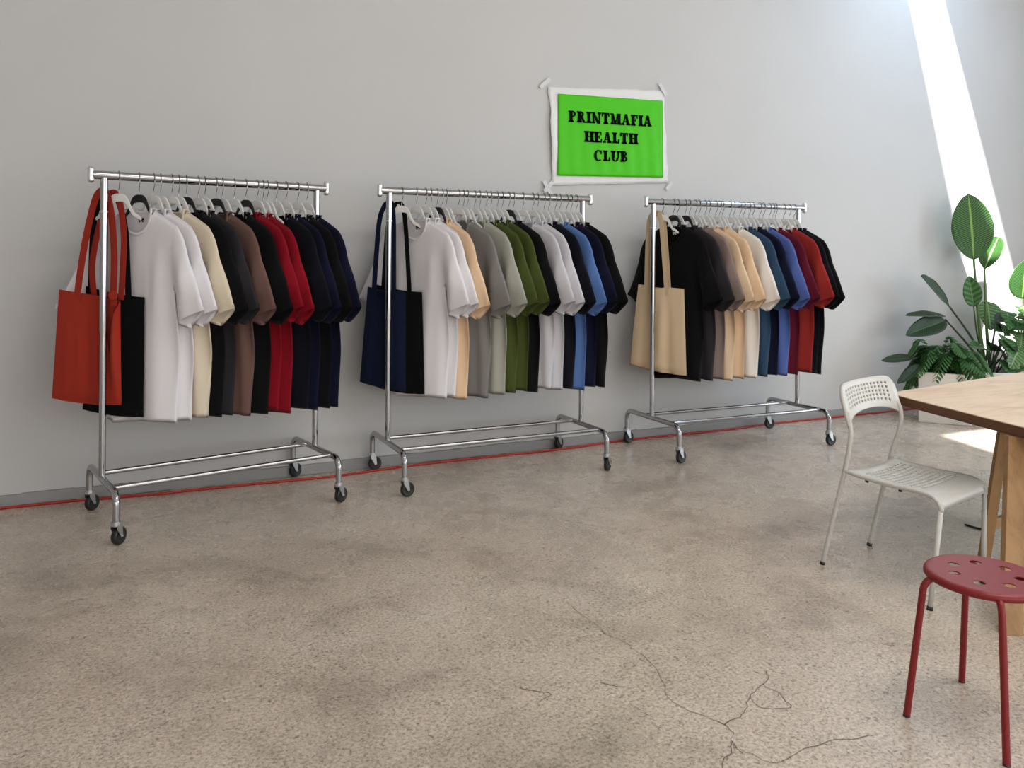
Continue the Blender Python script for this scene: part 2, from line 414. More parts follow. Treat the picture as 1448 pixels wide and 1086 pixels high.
# ------------------------------------------------------------------ clothes racks
HR, RR = 1.83, .023
RACKS = [((.507, -.484), .2021, 1.174), ((2.229, -.406), .0041, 1.407), ((4.202, -.455), -.0229, 1.385)]
RNAME = ['the rust tote', 'the navy tote', 'the cream tote']
def make_rack(i):
    (cx, cy), th, L = RACKS[i]
    root = empty('clothes_rack', (cx, cy, 0), th, 'chrome rolling clothes rack on casters carrying ' + RNAME[i], 'clothes rack', 'rolling clothes racks')
    h = L / 2; Wd = .668
    b = MB(); b.tube([(-h - .055, 0, HR), (h + .055, 0, HR)], RR, 24); b.build('top_rail', M_chrome, root, auto=40)
    for s in (-1, 1):
        b = MB()
        prof = []
        for k in range(16):
            a = pi * k / 15; prof.append((.0185 * cos(a), .024 + .0185 * sin(a)))
        for k in range(16):
            a = pi + pi * k / 15; prof.append((.0185 * cos(a), -.024 + .0185 * sin(a)))
        x0, x1 = (s * (h + .048), s * (h + .078)); N = len(prof)
        for x in (x0, x1): b.v += [(x, p[0], HR + p[1]) for p in prof]
        b.f += [(k, (k + 1) % N, N + (k + 1) % N, N + k) for k in range(N)]
        b.f += [tuple(range(N)), tuple(range(N, 2 * N))]
        b.build('end_cap', M_steel, root, auto=40, bevel=.009)
        b = MB(); b.tube([(s * h, 0, HR - .008), (s * h, 0, 1.02)], .0195, 20, caps=True); b.tube([(s * h, 0, 1.03), (s * h, 0, .255)], .0172, 20)
        post = b.build('post', M_chrome, root, auto=40)
        b = MB(); b.tube([(s * h, 0, 1.635), (s * h, 0, 1.645)], .0212, 20); b.build('collar', M_zinc, post, auto=40)
        b = MB()
        b.tube(fillet([(s * h, -Wd / 2, .108), (s * h, -Wd / 2, .255), (s * h, Wd / 2, .255), (s * h, Wd / 2, .108)], .062, 10), .0175, 16)
        b.build('foot_frame', M_chrome, root, auto=40)
        for y in (-Wd / 2, Wd / 2):
            yaw = {(-1, -1): .75, (-1, 1): .55, (1, -1): .95, (1, 1): .65}[(s, 1 if y > 0 else -1)] * .5 + (.38, .02, -.28)[i] + .22 * sin(i * 3.1 + s + y * 9)
            c = empty('caster', (s * h, y, 0), yaw - th); c.parent = root
            b = MB(); b.tube([(0, 0, .118), (0, 0, .098)], .0225, 16)
            for q in (-1, 1):
                vs = [(-.014, q * .0175, .10), (.020, q * .0175, .10), (.026, q * .0175, .040), (.014, q * .0175, .036), (-.016, q * .0175, .085)]
                n_ = 5; bb = len(b.v)
                b.v += vs + [(x, y2 + q * .003, z) for x, y2, z in vs]
                b.f += [tuple(bb + k for k in range(n_)), tuple(bb + n_ + k for k in range(n_))] + [(bb + k, bb + (k + 1) % n_, bb + n_ + (k + 1) % n_, bb + n_ + k) for k in range(n_)]
            b.box((.002, 0, .101), (.036, .042, .006))
            b.tube([(.020, -.024, .0435), (.020, .024, .0435)], .005, 10)
            b.build('fork', M_zinc, c, auto=40)
            b = MB()
            b.lathe([(.012, -.014), (.030, -.012), (.036, -.015), (.041, -.0135), (.0435, -.008), (.0435, .008), (.041, .0135), (.036, .015), (.030, .012), (.012, .014)], (.020, 0, .0435), 28, Matrix.Rotation(pi / 2, 3, 'X'))
            b.build('wheel', M_rubber, c, auto=50)
    b = MB(); b.tube([(-h, .10, .258), (h, .10, .258)], .0125, 16); b.build('lower_rail', M_chrome, root, auto=40)
    b = MB(); b.tube([(-h, -.24, .258), (h, -.24, .258)], .0125, 16); b.build('lower_rail', M_chrome, root, auto=40)
    return root
for i in range(3): make_rack(i)

# ------------------------------------------------------------------ shirts
NC, NR, NA, NQ = 19, 40, 13, 12       # half columns, rows, rows to armpit, sleeve rows
def shirt_mesh(seed, bend=0.0, pleat=0.0):
    rnd = random.Random(seed)
    ph = [rnd.uniform(-.15, .15) for _ in range(6)]
    A = rnd.uniform(.85, 1.1)
    hemz, hw = -1.305, .220 + rnd.uniform(-.006, .006)
    def W(z):
        if z > -.27: return .25
        if z > -.60: return lerp(.25, .226, (z + .27) / -.33)
        t = (z + .60) / (hemz + .60)
        return lerp(.226, .252, smooth(0, .25, t)) + (hw - .252) * smooth(.25, 1, t)
    def ztop(u, front):
        a = abs(u)
        if a <= .095:
            d = .135 if front else .018
            return -.183 - d * sqrt(max(0, 1 - (a / .095) ** 2.2))
        t = (a - .095) / .155
        return -.183 - .087 * (t ** 1.15)
    def fold(u, z):
        g = smooth(-.34, -1.0, z); g2 = smooth(-.25, -.6, z)
        y = A * g * (.0055 * sin(2 * pi * u / .105 + .8 + ph[0] + .9 * z) + .007 * sin(2 * pi * u / .26 + 2.0 + ph[1] - .6 * z))
        y += smooth(-.31, -.6, z) * .015 * cos(2 * pi * (abs(u) - .20) / .16) * smooth(.05, .16, abs(u))
        y += .030 * smooth(.12, .27, abs(u)) * smooth(-.70, -1.0, z) + .010 * smooth(-.45, -.75, z) * smooth(.28, .42, abs(u))
        if pleat:
            a_ = abs(u) + .012 * sin(3 * z + seed)
            y += pleat * g * (.013 * sin(2 * pi * (a_ - .02) / .088 + ph[4] * 6) * smooth(.02, .12, a_) - .010 * math.exp(-((a_ - .185 - ph[5] * .08) / .018) ** 2))
        y += .002 * noise.noise(Vector((u * 9, z * 4, seed))) * smooth(-.3, -.5, z)
        return y
    def sleeve_hs(q): return .0155 * sqrt(max(0, 4 * q * (1 - q)))
    cs = [-1 + 2 * k / (2 * NC) for k in range(2 * NC + 1)]
    B = MB(); idx = {}
    def bodypt(ci, r, front):
        c = cs[ci]; ut = c * .25; zt = ztop(ut, front)
        zarm = -.60
        # side column: row NA is the armpit
        if r <= NA: z = lerp(zt, lerp(zarm, zarm - .03, 1 - abs(c)), r / NA)
        else: z = lerp(lerp(zarm, zarm - .03, 1 - abs(c)), hemz + .010 * sin(c * 3 + ph[2]) - .006 * c * c, (r - NA) / (NR - NA))
        u = c * W(z) if z < -.27 else c * .25
        T = .0135 * (sqrt(min(1, r / 3.0)) if abs(ut) > .095 else 1.0)
        if abs(ut) <= .095 and not front: T = lerp(T, .018, 1 - min(1, r / 6))
        e = abs(c) ** 8
        h = T * sqrt(max(0, 1 - e))
        if r < NA: h = h * (1 - abs(c) ** 4) + sleeve_hs(r / NA) * abs(c) ** 4
        y = (-h if front else h) + fold(u, z)
        return (u, y, z)
    ids = {}
    for front in (True, False):
        for r in range(NR + 1):
            for ci in range(2 * NC + 1):
                ids[(front, r, ci)] = len(B.v); B.v.append(bodypt(ci, r, front))
        for r in range(NR):
            for ci in range(2 * NC):
                q = (ids[(front, r, ci)], ids[(front, r, ci + 1)], ids[(front, r + 1, ci + 1)], ids[(front, r + 1, ci)])
                B.f.append(q if front else q[::-1])
    # sleeves
    Pt = (.420, -.705); Pi = (.266, -.772)
    for sgn in (-1, 1):
        cB = 2 * NC if sgn > 0 else 0
        for front in (True, False):
            for k in range(NQ + 1):                     # k from armhole (0) to cuff
                for r in range(NA + 1):                 # across, top edge to lower edge
                    q = r / NA; t = k / NQ
                    bu, by, bz = B.v[ids[(front, r, cB)]]
                    if k == 0: p = (bu, by, bz)
                    else:
                        cu, cz = lerp(Pt[0], Pi[0], q), lerp(Pt[1], Pi[1], q)
                        if not front:
                            k_ = (q / .66) ** 1.15 if q < .66 else 1 - .75 * ((q - .66) / .34) ** 1.5
                            cz -= .052 * k_; cu += .006 * sin(pi * q)
                        else: cz += .008 * sin(pi * q)
                        u0, z0 = abs(bu), bz
                        u = lerp(u0, cu, t); z = lerp(z0, cz, t)
                        # round the shoulder: bulge of the top edge
                        bl = .010 * sin(pi * min(1, t * 2.6)) * (1 - q) ** 2; u += bl; z += bl
                        hs = sleeve_hs(q) * (1 + .25 * t)
                        f = fold(u * sgn, z) * (1 - .5 * t) + .007 * t * sin(2 * pi * q * 1.15 + 1.2 + ph[3]) + .004 * sin(7 * q + 5 * t + ph[4])
                        y = (-hs if front else hs) + lerp(by - (-sleeve_hs(q) if front else sleeve_hs(q)), f, min(1, t * 2.5))
                        p = (u * sgn, y, z)
                    ids[(front, 's', sgn, k, r)] = len(B.v); B.v.append(p)
            for k in range(NQ):
                for r in range(NA):
                    q4 = (ids[(front, 's', sgn, k, r)], ids[(front, 's', sgn, k + 1, r)], ids[(front, 's', sgn, k + 1, r + 1)], ids[(front, 's', sgn, k, r + 1)])
                    if (sgn > 0) != front: q4 = q4[::-1]
                    B.f.append(q4)
    # turned-up inner bands at hem and cuffs
    def band(ring_f, ring_b, dz, du=0.0):
        for ring, yo in ((ring_f, .0022), (ring_b, -.0022)):
            base = len(B.v)
            for i_ in ring:
                x, y, z = B.v[i_]; B.v.append((x + du, y + yo, z + dz))
            for k in range(len(ring) - 1): B.f.append((ring[k], ring[k + 1], base + k + 1, base + k))
    band([ids[(True, NR, c)] for c in range(2 * NC + 1)], [ids[(False, NR, c)] for c in range(2 * NC + 1)], .022)
    for sgn in (-1, 1):
        band([ids[(True, 's', sgn, NQ, r)] for r in range(NA + 1)], [ids[(False, 's', sgn, NQ, r)] for r in range(NA + 1)], .022, -.006 * sgn)
    if bend:
        # the wing nearest the wall swings round towards the wall
        for i_, (u, y, z) in enumerate(B.v):
            if u < 0:
                a = bend * smooth(.20, .40, -u)
                B.v[i_] = (u * cos(a), y + u * sin(a), z)
    me = B.mesh('shirt_body', True, merge=.0004, fixn=False)
    me.materials.append(FM['white'])
    for v in me.vertices: v.co.z += .008
    # neck ribbing following both necklines
    C = MB(); loop = []
    for k in range(21):
        t = -1 + 2 * k / 20; u = .095 * sin(t * pi / 2); z = ztop(u, True); loop.append((u, -.017 + fold(u, z) - .001, z + .007))
    for k in range(21):
        t = 1 - 2 * k / 20; u = .095 * sin(t * pi / 2); z = ztop(u, False); loop.append((u, .0185 + fold(u, z) * .5, z + .006))
    lp = loop + [loop[0]]
    C.tube(lp, .0085, 8, caps=False, flat=.40, side=Vector((0, 0, 1)))
    mc = C.mesh('neck_rib', True)
    for v in mc.vertices: v.co.z += .008
    mc.materials.append(FM['white'])
    return me, mc

VAR = [shirt_mesh(s) for s in range(11, 14)]
VARF = [shirt_mesh(s, 0.0, .6) for s in range(21, 26)]
FRONT = [shirt_mesh(31, .42, .0), shirt_mesh(32, .22, .3), shirt_mesh(33, .0, .4)]

# hangers -----------------------------------------------------------
def hanger_mesh(narrow=False):
    up = [(0, -.092), (.020, -.094), (.038, -.104), (.054, -.128), (.068, -.160), (.086, -.190), (.105, -.204), (.130, -.220), (.165, -.238), (.198, -.256), (.216, -.268)]
    lo = [(0, -.134), (.020, -.135), (.036, -.142), (.049, -.160), (.061, -.184), (.080, -.208), (.102, -.222), (.127, -.236), (.160, -.254), (.194, -.272), (.212, -.283)]
    if narrow: up = up[:6] + [(.105, -.202), (.125, -.220)]; lo = lo[:6] + [(.100, -.218), (.121, -.234)]
    up = [(v.x, v.z) for v in catmull([(a, 0, b_) for a, b_ in up], 3)]; lo = [(v.x, v.z) for v in catmull([(a, 0, b_) for a, b_ in lo], 3)]
    up = [(-a, b_) for a, b_ in reversed(up[1:])] + up; lo = [(-a, b_) for a, b_ in reversed(lo[1:])] + lo
    n = len(up); b = MB(); T = .0044
    for y in (-T, T): b.v += [(u, y, z) for u, z in up] + [(u, y, z) for u, z in lo]
    for k in range(n - 1):
        b.f.append((k, k + 1, n + k + 1, n + k)); b.f.append((2 * n + k + 1, 2 * n + k, 3 * n + k, 3 * n + k + 1))
        b.f.append((k, 2 * n + k, 2 * n + k + 1, k + 1)); b.f.append((n + k, n + k + 1, 3 * n + k + 1, 3 * n + k))
    b.f.append((0, n, 3 * n, 2 * n)); b.f.append((n - 1, 3 * n - 1, 4 * n - 1, 2 * n - 1))
    bm = bmesh.new(); me = b.mesh('hanger_arms', True)
    bm.from_mesh(me); bmesh.ops.bevel(bm, geom=[e for e in bm.edges if e.calc_face_angle(0) > .9], offset=.0028, segments=2, affect='EDGES')
    bm.to_mesh(me); bm.free(); me.polygons.foreach_set('use_smooth', [True] * len(me.polygons)); me.set_sharp_from_angle(angle=radians(50))
    me.materials.append(M_hangw)
    h = MB(); R = .0272
    pts = [(0, 0, -.105), (0, 0, -.074), (0, -.004, -.064), (0, -.014, -.050), (0, -.0225, -.034)]
    pts = pts[:5] + [(0, -R * cos(radians(t)), R * sin(radians(t))) for t in range(-30, 200, 12)]
    h.tube(catmull(pts, 3), 0.0024, 8, side=Vector((1, 0, 0)))
    mh = h.mesh('hanger_hook', True); mh.materials.append(M_wire)
    return me, mh
HM, HK = hanger_mesh(); HN, _hk = hanger_mesh(True); bpy.data.meshes.remove(_hk)

ORD = ['first', 'second', 'third', 'fourth', 'fifth', 'sixth', 'seventh', 'eighth', 'ninth', 'tenth', 'eleventh']
WORD = dict(white='white', cream='cream', black='black', charcoal='charcoal grey', brown='dusty brown', crimson='crimson', navy='dark navy', ink='blue-black',
            peach='peach', grey='mid grey', sage='pale sage grey', olive='olive green', silver='light silver grey', blue='denim blue', taupe='taupe',
            beige='pinkish beige', tan='tan', ivory='ivory', teal='slate teal', cobalt='cobalt blue', maroon='maroon', brick='brick red')

def hang(i, s, phi, hname, black=False, label=None, narrow=False):
    (cx, cy), th, L = RACKS[i]
    x, y = cx + cos(th) * s, cy + sin(th) * s
    o = empty('coat_hanger', (x, y, HR), phi, label, 'hanger', 'hangers on the rack with ' + RNAME[i])
    a = link('hanger_body', HN if narrow else HM, None, o)
    a.material_slots[0].link = 'OBJECT'; a.material_slots[0].material = M_hangb if black else M_hangw
    k = link('hook', HK, None, o); k.rotation_euler = (0, 0, th - phi + random.uniform(-.12, .12))
    return o

def shirt(i, s, phi, color, meshes, label, zs=1.0):
    (cx, cy), th, L = RACKS[i]
    x, y = cx + cos(th) * s, cy + sin(th) * s
    me, mc = meshes
    o = link('t_shirt', me); o.location = (x, y, HR); o.rotation_euler = (0, 0, phi); o.scale = (1, 1, zs)
    o.material_slots[0].link = 'OBJECT'; o.material_slots[0].material = FM[color]
    tag(o, label, 't-shirt', 't-shirts on the rack with ' + RNAME[i])
    c = link('collar', mc, None, o)
    c.material_slots[0].link = 'OBJECT'; c.material_slots[0].material = FM[color]
    return o

HOOKS = [
 [-.544, -.418, -.346, -.312, -.252, -.206, -.176, -.112, -.066, -.015, .035, .088, .153, .219, .276, .333, .393, .432, .466, .496, .524],
 [-.65, -.524, -.463, -.435, -.384, -.335, -.286, -.237, -.180, -.122, -.080, -.040, .002, .043, .085, .126, .180, .233, .270, .308, .352, .396, .440, .484, .529, .574, .614, .652],
 [-.642, -.515, -.465, -.409, -.363, -.318, -.272, -.227, -.178, -.128, -.060, .006, .054, .102, .147, .191, .243, .296, .345, .395, .443, .491, .539, .570, .596, .620, .645]]
POS = [
 ([(1, 'white'), (2, 'white'), (4, 'cream'), (6, 'black'), (7, 'charcoal'), (9, 'brown'), (11, 'black'), (12, 'crimson'), (13, 'crimson'), (15, 'ink'), (16, 'navy'), (18, 'black'), (20, 'navy')], (-44, -54)),
 ([(1, 'white'), (2, 'white'), (4, 'peach'), (7, 'grey'), (9, 'sage'), (11, 'olive'), (13, 'olive'), (15, 'black'), (17, 'silver'), (19, 'silver'), (21, 'ink'), (23, 'blue'), (25, 'navy'), (27, 'black')], (-58, -64)),
 ([(1, 'black'), (3, 'charcoal'), (5, 'taupe'), (7, 'tan'), (9, 'peach'), (11, 'ivory'), (13, 'teal'), (15, 'navy'), (17, 'cobalt'), (19, 'maroon'), (22, 'brick'), (24, 'ink'), (26, 'black')], (-72, -72))]
BLACKH = {0: (1, 5, 6, 9, 12, 15), 1: (4, 11, 16, 20), 2: (1, 3, 11, 19)}
LABELMARK = {0: M_ink, 1: M_ink, 2: M_paper}
RSH = ['the rust tote rack', 'the navy tote rack', 'the cream tote rack']
NUM = ORD + ['twelfth', 'thirteenth', 'fourteenth', 'fifteenth', 'sixteenth', 'seventeenth', 'eighteenth', 'nineteenth', 'twentieth', 'twenty-first', 'twenty-second', 'twenty-third', 'twenty-fourth', 'twenty-fifth', 'twenty-sixth', 'twenty-seventh', 'twenty-eighth']
for i in range(3):
    hooks = HOOKS[i]; items, (p0, p1) = POS[i]
    cols = [c for _, c in items]; span = hooks[-1] - hooks[1]
    def PHI(s_): return radians(lerp(p0, p1, (s_ - hooks[1]) / span))
    HL = [(hooks[0], True)]
    for k, (hk, c) in enumerate(items):
        HL.append((hooks[hk], False))
        gap = hooks[items[k + 1][0]] - hooks[hk] if k + 1 < len(items) else 0
        if gap >= .075: HL.append((hooks[hk] + .036, True))
        if gap >= .108: HL.append((hooks[hk] + .062, True))
    for k, (s, spare) in enumerate(HL):
        bl = (not spare) and k in BLACKH[i]
        nm = ('black' if bl else 'white') + ' hanger, '
        if k == 0: nm += 'under the tote straps, nearest the front post of ' + RSH[i]
        elif k == len(HL) - 1: nm += 'last one before the far post of ' + RSH[i]
        else: nm += NUM[k] + ' hook along the rail of ' + RSH[i]
        hang(i, s + .027 * (k == 0), radians((-29, -37, -50)[i]) if k == 0 else PHI(s), None, bl, nm, spare)
    tot = {c: cols.count(c) for c in cols}; seen = {}
    for k, (hk, c) in enumerate(items):
        s = hooks[hk]; phi = PHI(s); w = WORD[c]
        seen[c] = seen.get(c, 0) + 1
        if tot[c] == 1: lab = 'the only %s cotton t-shirt hanging on %s' % (w, RSH[i])
        elif k == 0: lab = 'frontmost %s t-shirt, behind the tote of %s' % (w, RSH[i])
        else: lab = '%s %s t-shirt counted from the totes on %s' % (ORD[seen[c] - 1], w, RSH[i])
        if k == len(items) - 1: lab = '%s t-shirt hanging last at the far end of %s' % (w, RSH[i])
        gp = min([abs(s - hooks[items[q][0]]) for q in (k - 1, k + 1) if 0 <= q < len(items)])
        ms = FRONT[i] if k == 0 else (VARF[(k * 3 + i) % len(VARF)] if gp > .07 else VAR[(k * 5 + i) % len(VAR)])
        o = shirt(i, s, phi, c, ms, lab, 1.0 if k == 0 else random.Random(k * 7 + i).uniform(.99, 1.012))
        if k == 0:
            # small printed mark inside the back of the neck
            b = MB()
            for (px, pz, wx, wz) in ((-.012, .006, .011, .012), (.0, .004, .012, .014), (.012, .006, .011, .012), (-.010, -.006, .009, .009), (.010, -.006, .009, .009)):
                b.box((.002 + px, .0, -.236 + pz), (wx, .0012, wz))
            nl = b.build('neck_print', LABELMARK[i], o, smooth=False, label=('white' if i == 2 else 'black') + ' printed mark inside the neck')
            nl.location = (0, .0145, .008)

# ------------------------------------------------------------------ tote bags
def tote(i, s, phi, off, corners, mat_, label, straps, dip=None, depth=.022, name_group=None, button=None, sway=.012, seed=0):
    """corners TL, TR, BR, BL as (u, z) below the rail; straps: lists of (u, n, z)"""
    (cx, cy), th, L = RACKS[i]
    x, y = cx + cos(th) * s - sin(phi) * 0, cy + sin(th) * s
    nx, ny = sin(phi), -cos(phi)
    root = empty('tote_bag', (x + nx * off, y + ny * off, HR), phi, label, 'tote bag', name_group or 'tote bags')
    TL, TR, BR, BL = corners
    NS, NV = 44, 40
    b = MB(); ids = {}
    def pt(front, sidx, r):
        t = sidx / NS; v = r / NV
        lu, lz = lerp(TL[0], BL[0], v), lerp(TL[1], BL[1], v)
        ru, rz = lerp(TR[0], BR[0], v), lerp(TR[1], BR[1], v)
        # bottom edge bellies down a little
        u = lerp(lu, ru, t); z = lerp(lz, rz, t) - .012 * sin(pi * t) * v
        d = 0.0
        if front and dip:
            tc, wl, wr, dd = dip
            k = max(0, 1 - (tc - t) / wl) if t < tc else max(0, 1 - (t - tc) / wr)
            d = dd * k ** 1.3
        else: d = .010 * sin(pi * t)
        z -= d * (1 - v) ** 3.0 if not (front and dip) else d * (1 - v) ** 2.0
        prof = sin(pi * t) ** .6
        dv = depth * (.35 + .65 * sin(pi * min(1, v * .55 + .18))) * (1 - smooth(.93, 1.0, v))
        if front and dip: dv *= 1.0 + .0
        if dip and dip[3] > .1 and t > .86:
            k_ = sin(pi * (t - .86) / .14) ** .7 * (1 - smooth(.45, 1.0, v))
            dv += (.034 if front else .012) * k_; prof = max(prof, .8 * smooth(1, .95, t))
        f = sway * (sin(2 * pi * (t * 2.3 + .15 * v) + seed) * .55 + sin(2 * pi * (t * 4.1 - .2 * v) + 1 + seed) * .35) * smooth(-.1, .5, v) * sin(pi * min(1, max(0, t))) 
        f += .003 * noise.noise(Vector((u * 8, z * 6, seed + (1 if front else 2))))
        yy = (-dv * prof if front else dv * prof) + f
        return (u, yy, z)
    for fr in (True, False):
        for r in range(NV + 1):
            for k in range(NS + 1):
                ids[(fr, r, k)] = len(b.v); b.v.append(pt(fr, k, r))
        for r in range(NV):
            for k in range(NS):
                q = (ids[(fr, r, k)], ids[(fr, r, k + 1)], ids[(fr, r + 1, k + 1)], ids[(fr, r + 1, k)])
                b.f.append(q if fr else q[::-1])
    for fr, yo in ((True, .003), (False, -.003)):       # turned-in rim
        base = len(b.v)
        for k in range(NS + 1):
            x_, y_, z_ = b.v[ids[(fr, 0, k)]]; x2, y2, z2 = b.v[ids[(fr, 2, k)]]
            b.v.append((x2, y2 + yo, z2))
        for k in range(NS): b.f.append((ids[(fr, 0, k)], ids[(fr, 0, k + 1)], base + k + 1, base + k))
    me = b.mesh('bag_body', True, merge=.0004, fixn=False)
    o = link('bag_body', me, mat_, root)
    for st in straps:
        P = catmull(st[0], 8); wd = st[1]
        bb = MB(); bb.ribbon(P, Vector((1, .15, .25)) if len(st) < 3 else st[2], wd, .003)
        bb.build('strap', mat_, root, auto=60)
    if button:
        bb = MB(); bb.lathe([(.001, -.005), (.022, -.005), (.026, -.001), (.024, .003), (.001, .004)], button, 24, Matrix.Rotation(pi / 2, 3, 'X'))
        bb.build('strap_end', mat_, root, auto=50, label='round rust-coloured strap end')
    return root

def strap(pts): return pts
XW = Vector((1, -.2, .0))
# rust tote
tote(0, -.544, radians(-28), -.013, [(-.293, -.597), (.035, -.645), (.045, -1.20), (-.328, -1.170)], FM['rust'],
     'rust red cotton tote bag with drooping mouth hanging in front of a black tote',
     [([(-.185, -.008, -.66), (-.184, -.012, -.59), (-.149, -.010, -.344), (-.106, -.004, -.140), (-.070, -.009, -.081), (-.041, -.009, -.084), (-.012, -.008, -.20), (.004, -.006, -.40), (.004, -.010, -.60), (.005, -.012, -.68)], .040, XW),
      ([(-.115, .020, -.66), (-.125, .018, -.45), (-.075, .020, -.20), (-.032, .015, -.100), (-.003, .013, -.089), (.024, .013, -.14), (.044, .014, -.31), (.042, .012, -.457), (.032, .014, -.65)], .036, XW)],
     dip=(.84, .15, .17, .30), depth=.017, button=(.006, -.020, -.625), seed=.4, sway=.010)
tote(0, -.544, radians(-36), -.052, [(-.195, -.580), (.149, -.636), (.147, -1.266), (-.210, -1.240)], FM['blackbag'],
     'black cotton tote bag hanging right behind the rust tote',
     [([(-.162, -.006, -.63), (-.160, -.008, -.55), (-.150, -.006, -.27), (-.12, -.004, -.15), (-.070, 0, -.094), (-.02, 0, -.10), (.034, -.002, -.27), (.052, -.004, -.50), (.061, -.006, -.66)], .040, XW)],
     depth=.008, seed=1.4, sway=.003)
# navy totes
tote(1, -.65, radians(-36), -.012, [(-.196, -.604), (.054, -.637), (.060, -1.262), (-.245, -1.210)], FM['navybag'],
     'navy blue cotton tote bag hanging in front of a blue-black tote',
     [([(-.149, -.010, -.67), (-.149, -.012, -.60), (-.122, -.010, -.213), (-.092, -.003, -.10), (-.062, -.007, -.074), (-.038, -.007, -.084), (-.026, -.007, -.216), (-.022, -.011, -.60), (-.022, -.012, -.68)], .034, XW)],
     dip=(.30, .22, .35, .055), depth=.018, seed=2.2, sway=.012)
tote(1, -.65, radians(-47), -.040, [(-.182, -.590), (.157, -.634), (.180, -1.272), (-.143, -1.256)], FM['blackbag'],
     'blue-black cotton tote bag hanging right behind the navy tote',
     [([(-.114, -.006, -.66), (-.116, -.006, -.60), (-.088, -.004, -.213), (-.050, 0, -.10), (-.015, 0, -.076), (.015, 0, -.10), (.038, -.002, -.215), (.068, -.005, -.60), (.072, -.006, -.68)], .034, XW)],
     depth=.008, seed=.9, sway=.004)
# cream tote
tote(2, -.642, radians(-50), -.010, [(-.154, -.606), (.185, -.632), (.207, -1.258), (-.216, -1.204)], FM['canvas'],
     'natural cream canvas tote bag with long straps',
     [([(-.092, -.012, -.68), (-.090, -.014, -.60), (-.080, -.010, -.20), (-.062, -.004, -.10), (-.030, -.003, -.072), (.004, -.003, -.09), (.020, -.006, -.20), (.056, -.013, -.60), (.060, -.014, -.68)], .032, XW),
      ([(-.082, .010, -.66), (-.078, .006, -.45), (-.056, .022, -.15), (-.012, .025, -.082), (.022, .025, -.10), (.040, .020, -.22), (.072, .010, -.60), (.076, .012, -.66)], .028, XW)],
     dip=(.42, .16, .22, .022), depth=.018, seed=3.0, sway=.012)

